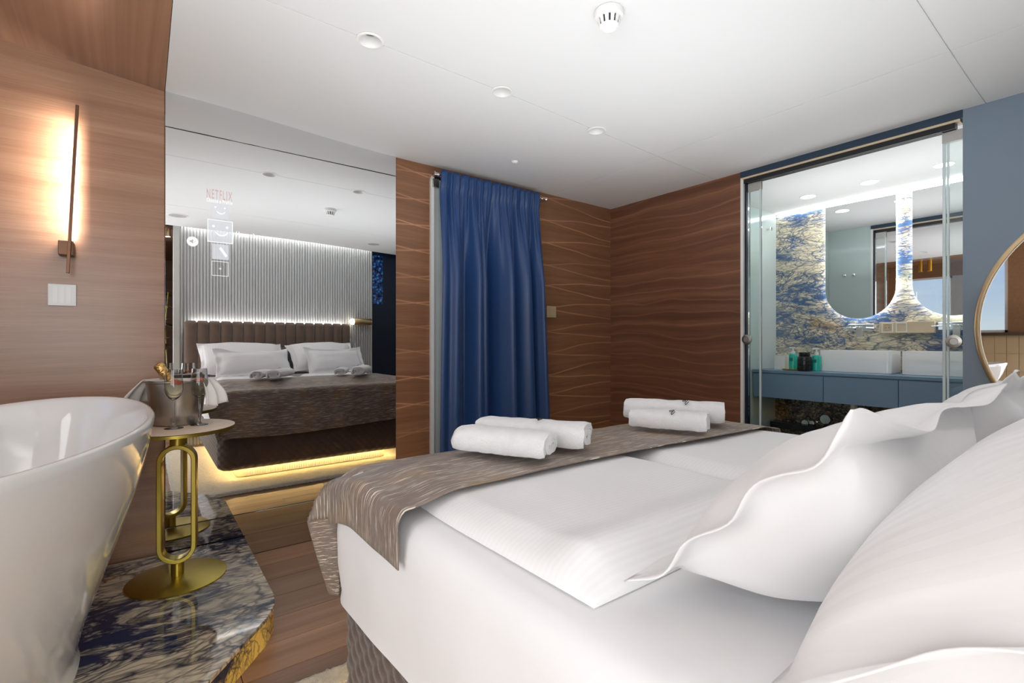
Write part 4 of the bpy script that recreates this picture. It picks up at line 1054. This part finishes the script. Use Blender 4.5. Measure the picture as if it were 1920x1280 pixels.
# taps
def tap(yc, label):
    z_ = pX(1610, 614, 4.56).z; t = thing('wall_tap', label, 'tap', (4.589, yc, z_), 0, 'wall mounted taps over the basins')
    B().box(-.018, 0, -.09, .09, -.028, .028).obj('plate', 'chrome', t, bevel=.003)
    B().box(-.19, -.0185, -.062, -.022, -.008, .004).obj('spout', 'chrome', t, bevel=.003)
    B().box(-.19, -.175, -.062, -.022, -.075, -.0085).obj('spout_lip', 'alu', t, bevel=.002)
    B().lathe([(.018, -.0185), (.018, -.05)], 24, 'X', (0, .045, 0)).obj('lever_body', 'chrome', t, smooth=True)
    B().box(-.075, -.0505, .035, .115, -.004, .004).obj('lever', 'chrome', t, bevel=.002)
    return t
tap((pX(1587, 614, 4.56).y+pX(1640, 614, 4.56).y)/2, 'chrome wall tap over the basin beside the bottles'); tap(bas1-.53, 'chrome wall tap over the basin at the blue wall end')
sa, sb = pX(1648, 603, 4.55), pX(1752, 627, 4.55)
sk2 = thing('socket_rail', 'beige socket strip mounted on marble between the two mirrors', 'socket', (4.589, (sa.y+sb.y)/2, (sa.z+sb.z)/2+.004)); w2_ = (sa.y-sb.y)/2
B().box(-.034, 0, -w2_, w2_, -.043, .043).obj('rail_body', 'beige', sk2, bevel=.002)
def fr_(yc, hw_): return B().box(-.039, -.0345, yc-hw_, yc+hw_, .030, .036).box(-.039, -.0345, yc-hw_, yc+hw_, -.036, -.030).box(-.039, -.0345, yc-hw_, yc-hw_+.006, -.030, .030).box(-.039, -.0345, yc+hw_-.006, yc+hw_, -.030, .030)
fr_(w2_-.053, .036).obj('socket_frame', 'plastic', sk2); fr_(w2_-.14, .034).obj('blank_frame', 'plastic', sk2)
B().lathe([(.022, -.0345), (.022, -.037), (.019, -.037), (.019, -.0345)], 24, 'X', (0, w2_-.053, 0), close=True).obj('socket_ring', 'beige_sw', sk2)
for s_ in (-1, 1): B().lathe([(.0028, -.0345), (.0028, -.038)], 10, 'X', (0, w2_-.053+s_*.0095, 0)).obj('socket_pin', 'black', sk2)
# toiletries
tray = tag(B().lathe([(.10, 0), (.115, .004), (.118, .012), (.114, .012), (.110, .006), (.02, .005)], 40).obj('tray', 'gold', None, smooth=True), 'round gold tray under the toiletries on the vanity', 'tray')
ty_ = pX(1497, 690, 4.34); tray.location = (4.33, ty_.y, VZ+.0005); TT = VZ+.0075
def pump(px, X, label, m):
    y_ = pX(px, 660, X).y; t = thing('pump_bottle', label, 'bottle', (X, y_, TT), 0, 'teal pump bottles')
    B().lathe([(.028, 0), (.031, .004), (.031, .115), (.026, .125), (.012, .128)], 28).obj('body', m, t, smooth=True)
    B().lathe([(.014, .1285), (.014, .15), (.006, .152), (.006, .172)], 20).obj('collar', 'plastic', t, smooth=True)
    B().box(-.012, .012, -.012, .026, .1725, .184).obj('pump_head', 'plastic', t, bevel=.002)
    B().box(-.0335, -.0312, -.012, .014, .07, .095).obj('badge', mat('dark teal label', (.01, .16, .14), .5), t); return t
pump(1487, 4.30, 'teal pump bottle with white pump standing at the left of the black jar', 'teal')
pump(1531, 4.262, 'teal pump bottle half hidden between black jar and basin', 'teal')
bpy.data.objects[[o.name for o in bpy.data.objects if o.name.startswith('pump_bottle')][-1]].location.z = VZ+.0005
jb = thing('jar', 'black ridged jar with black lid beside the white basin', 'jar', (4.215, pX(1514, 690, 4.215).y+.022, VZ+.0005))
B().lathe([(.048, 0), (.051, .005), (.052, .045), (.049, .048), (.052, .051), (.052, .085), (.049, .088), (.051, .091), (.048, .112), (.036, .122)], 36).obj('body', 'black', jb, smooth=True, angle=40)
B().lathe([(.037, .1225), (.039, .125), (.039, .148), (.036, .15)], 32).obj('lid', 'black', jb, smooth=True, angle=40)
jc = thing('cream_jar', 'sand coloured cream jar with white lid behind the black jar', 'jar', (4.335, pX(1503, 680, 4.335).y-.002, TT))
B().lathe([(.026, 0), (.029, .004), (.029, .06), (.026, .066)], 28).obj('body', 'sand', jc, smooth=True, angle=40)
B().lathe([(.028, .0665), (.030, .069), (.030, .092), (.027, .095)], 28).obj('lid', 'plastic', jc, smooth=True, angle=40)
cu_ = thing('tumbler', 'white square sided tumbler at the glass wall end of the vanity', 'cup', (4.33, pX(1466, 680, 4.33).y, VZ+.0005))
B().prism(rrect(-.045, .045, -.045, .045, .008), 0, .108).obj('body', 'plastic', cu_); B().prism(rrect(-.046, .046, -.046, .046, .008), .1085, .12).obj('lid', 'ceramic', cu_)
# pipes and valves under the vanity
for k, px_ in enumerate((1601, 1750)):
    yy = pX(px_, 770, 4.42).y; prof_ = []
    for j in range(60): prof_.append((.027 if j % 2 else .0225, .05+j*.0100))
    o = B().lathe(prof_, 20, 'Z').obj('drain_hose', 'hose', None, smooth=True, angle=80); o.location = (4.42, yy, .0)
    tag(o, ['white corrugated drain hose under the middle drawer', 'white corrugated drain hose near the blue wall'][k], 'hose', 'drain hoses under the vanity')
for k, (px_, py_, R_) in enumerate(((1510, 793, .030), (1523, 793, .022), (1548, 786, .042))):
    p = pX(px_, py_, 4.50); t = thing('water_valve', ['small chrome water valve at the far left under the vanity', 'small chrome water valve in the middle under the vanity', 'large chrome water valve nearest the drain hose'][k], 'valve', (4.574, p.y, p.z), 0, 'chrome valves under the vanity')
    B().lathe([(.012, 0), (.012, -.05), (R_*.6, -.055), (R_, -.07), (R_*.9, -.085), (R_*.4, -.088)], 24, 'X').obj('handle', 'chrome', t, smooth=True, angle=50)
    B().lathe([(R_*.7, -.0005), (R_*.6, -.006)], 24, 'X').obj('rosette', 'chrome', t)
lg = B().box(4.455, 4.572, -.29, 2.08, .36, .41).obj('ledge', 'black', None, bevel=.002); tag(lg, 'black ledge along the marble wall below the vanity', 'shelf')
# bathroom downlights
for k, (px_, py_) in enumerate(((1515, 368), (1630, 341), (1770, 308))):
    p = pZ(px_, py_, H+1.15); t = thing('downlight', ['bright bathroom downlight by the glass wall end', 'bright bathroom downlight in the middle of its row', 'bright bathroom downlight nearest the blue wall'][k], 'downlight', (p.x, p.y, H+1.15), 0, 'bright bathroom downlights')
    B().lathe([(.058, -.0005), (.057, -.004), (.050, -.005), (.050, -.0005)], 40, close=True).obj('ring', 'plastic', t, smooth=True)
    B().lathe([(.0495, -.0008), (.0495, -.003)], 40).obj('disc', 'led_spot', t)
# hooks
for k, (yy, zz) in enumerate(((1.86, 1.80), (1.94, 1.80))):
    t = B().lathe([(.008, 0), (.006, .012), (.014, .018), (.014, .024), (.006, .027)], 20, 'X').obj('robe_hook', 'chrome', None, smooth=True, angle=50); t.location = (XR+.0705, yy, zz)
    tag(t, ['chrome robe hook reflected in the bathroom mirror, nearer the doorway', 'chrome robe hook reflected in the bathroom mirror, farther from the doorway'][k], 'hook', 'robe hooks on the pale glass')
hk = B().lathe([(.010, 0), (.008, -.02), (.018, -.026), (.018, -.034), (.008, -.038)], 20, 'Y').obj('robe_hook', 'chrome', None, smooth=True, angle=50)
hx = pY(1440, 430, 2.085); hk.location = (hx.x, 2.0895, hx.z); tag(hk, 'chrome robe hook on the pale green glass bathroom wall', 'hook')

# small pieces hang on the part they belong to
NEST = {'badge': 'body', 'pump_head': 'collar', 'knob': 'glass_pane', 'clamp': 'glass_pane', 'socket_ring': 'socket_frame', 'socket_pin': 'socket_frame', 'lens': 'trim_ring',
        'mute_symbol': 'mute_button', 'plus_sign': 'add_frame', 'spout_lip': 'spout', 'lever': 'lever_body', 'top': 'rim', 'plinth_ribbing': 'plinth', 'disc': 'ring', 'grille': 'ring', 'rosette': 'handle', 'button': 'plate', 'rocker': 'plate'}
for t in [o for o in bpy.data.objects if o.type == 'EMPTY']:
    ch = {}
    for c in t.children: ch.setdefault(c.name.split('.')[0], c)
    for c in list(t.children):
        p = NEST.get(c.name.split('.')[0])
        if p and p in ch and c is not ch[p] and t.name.split('.')[0] != 'round_mirror': c.parent = ch[p]
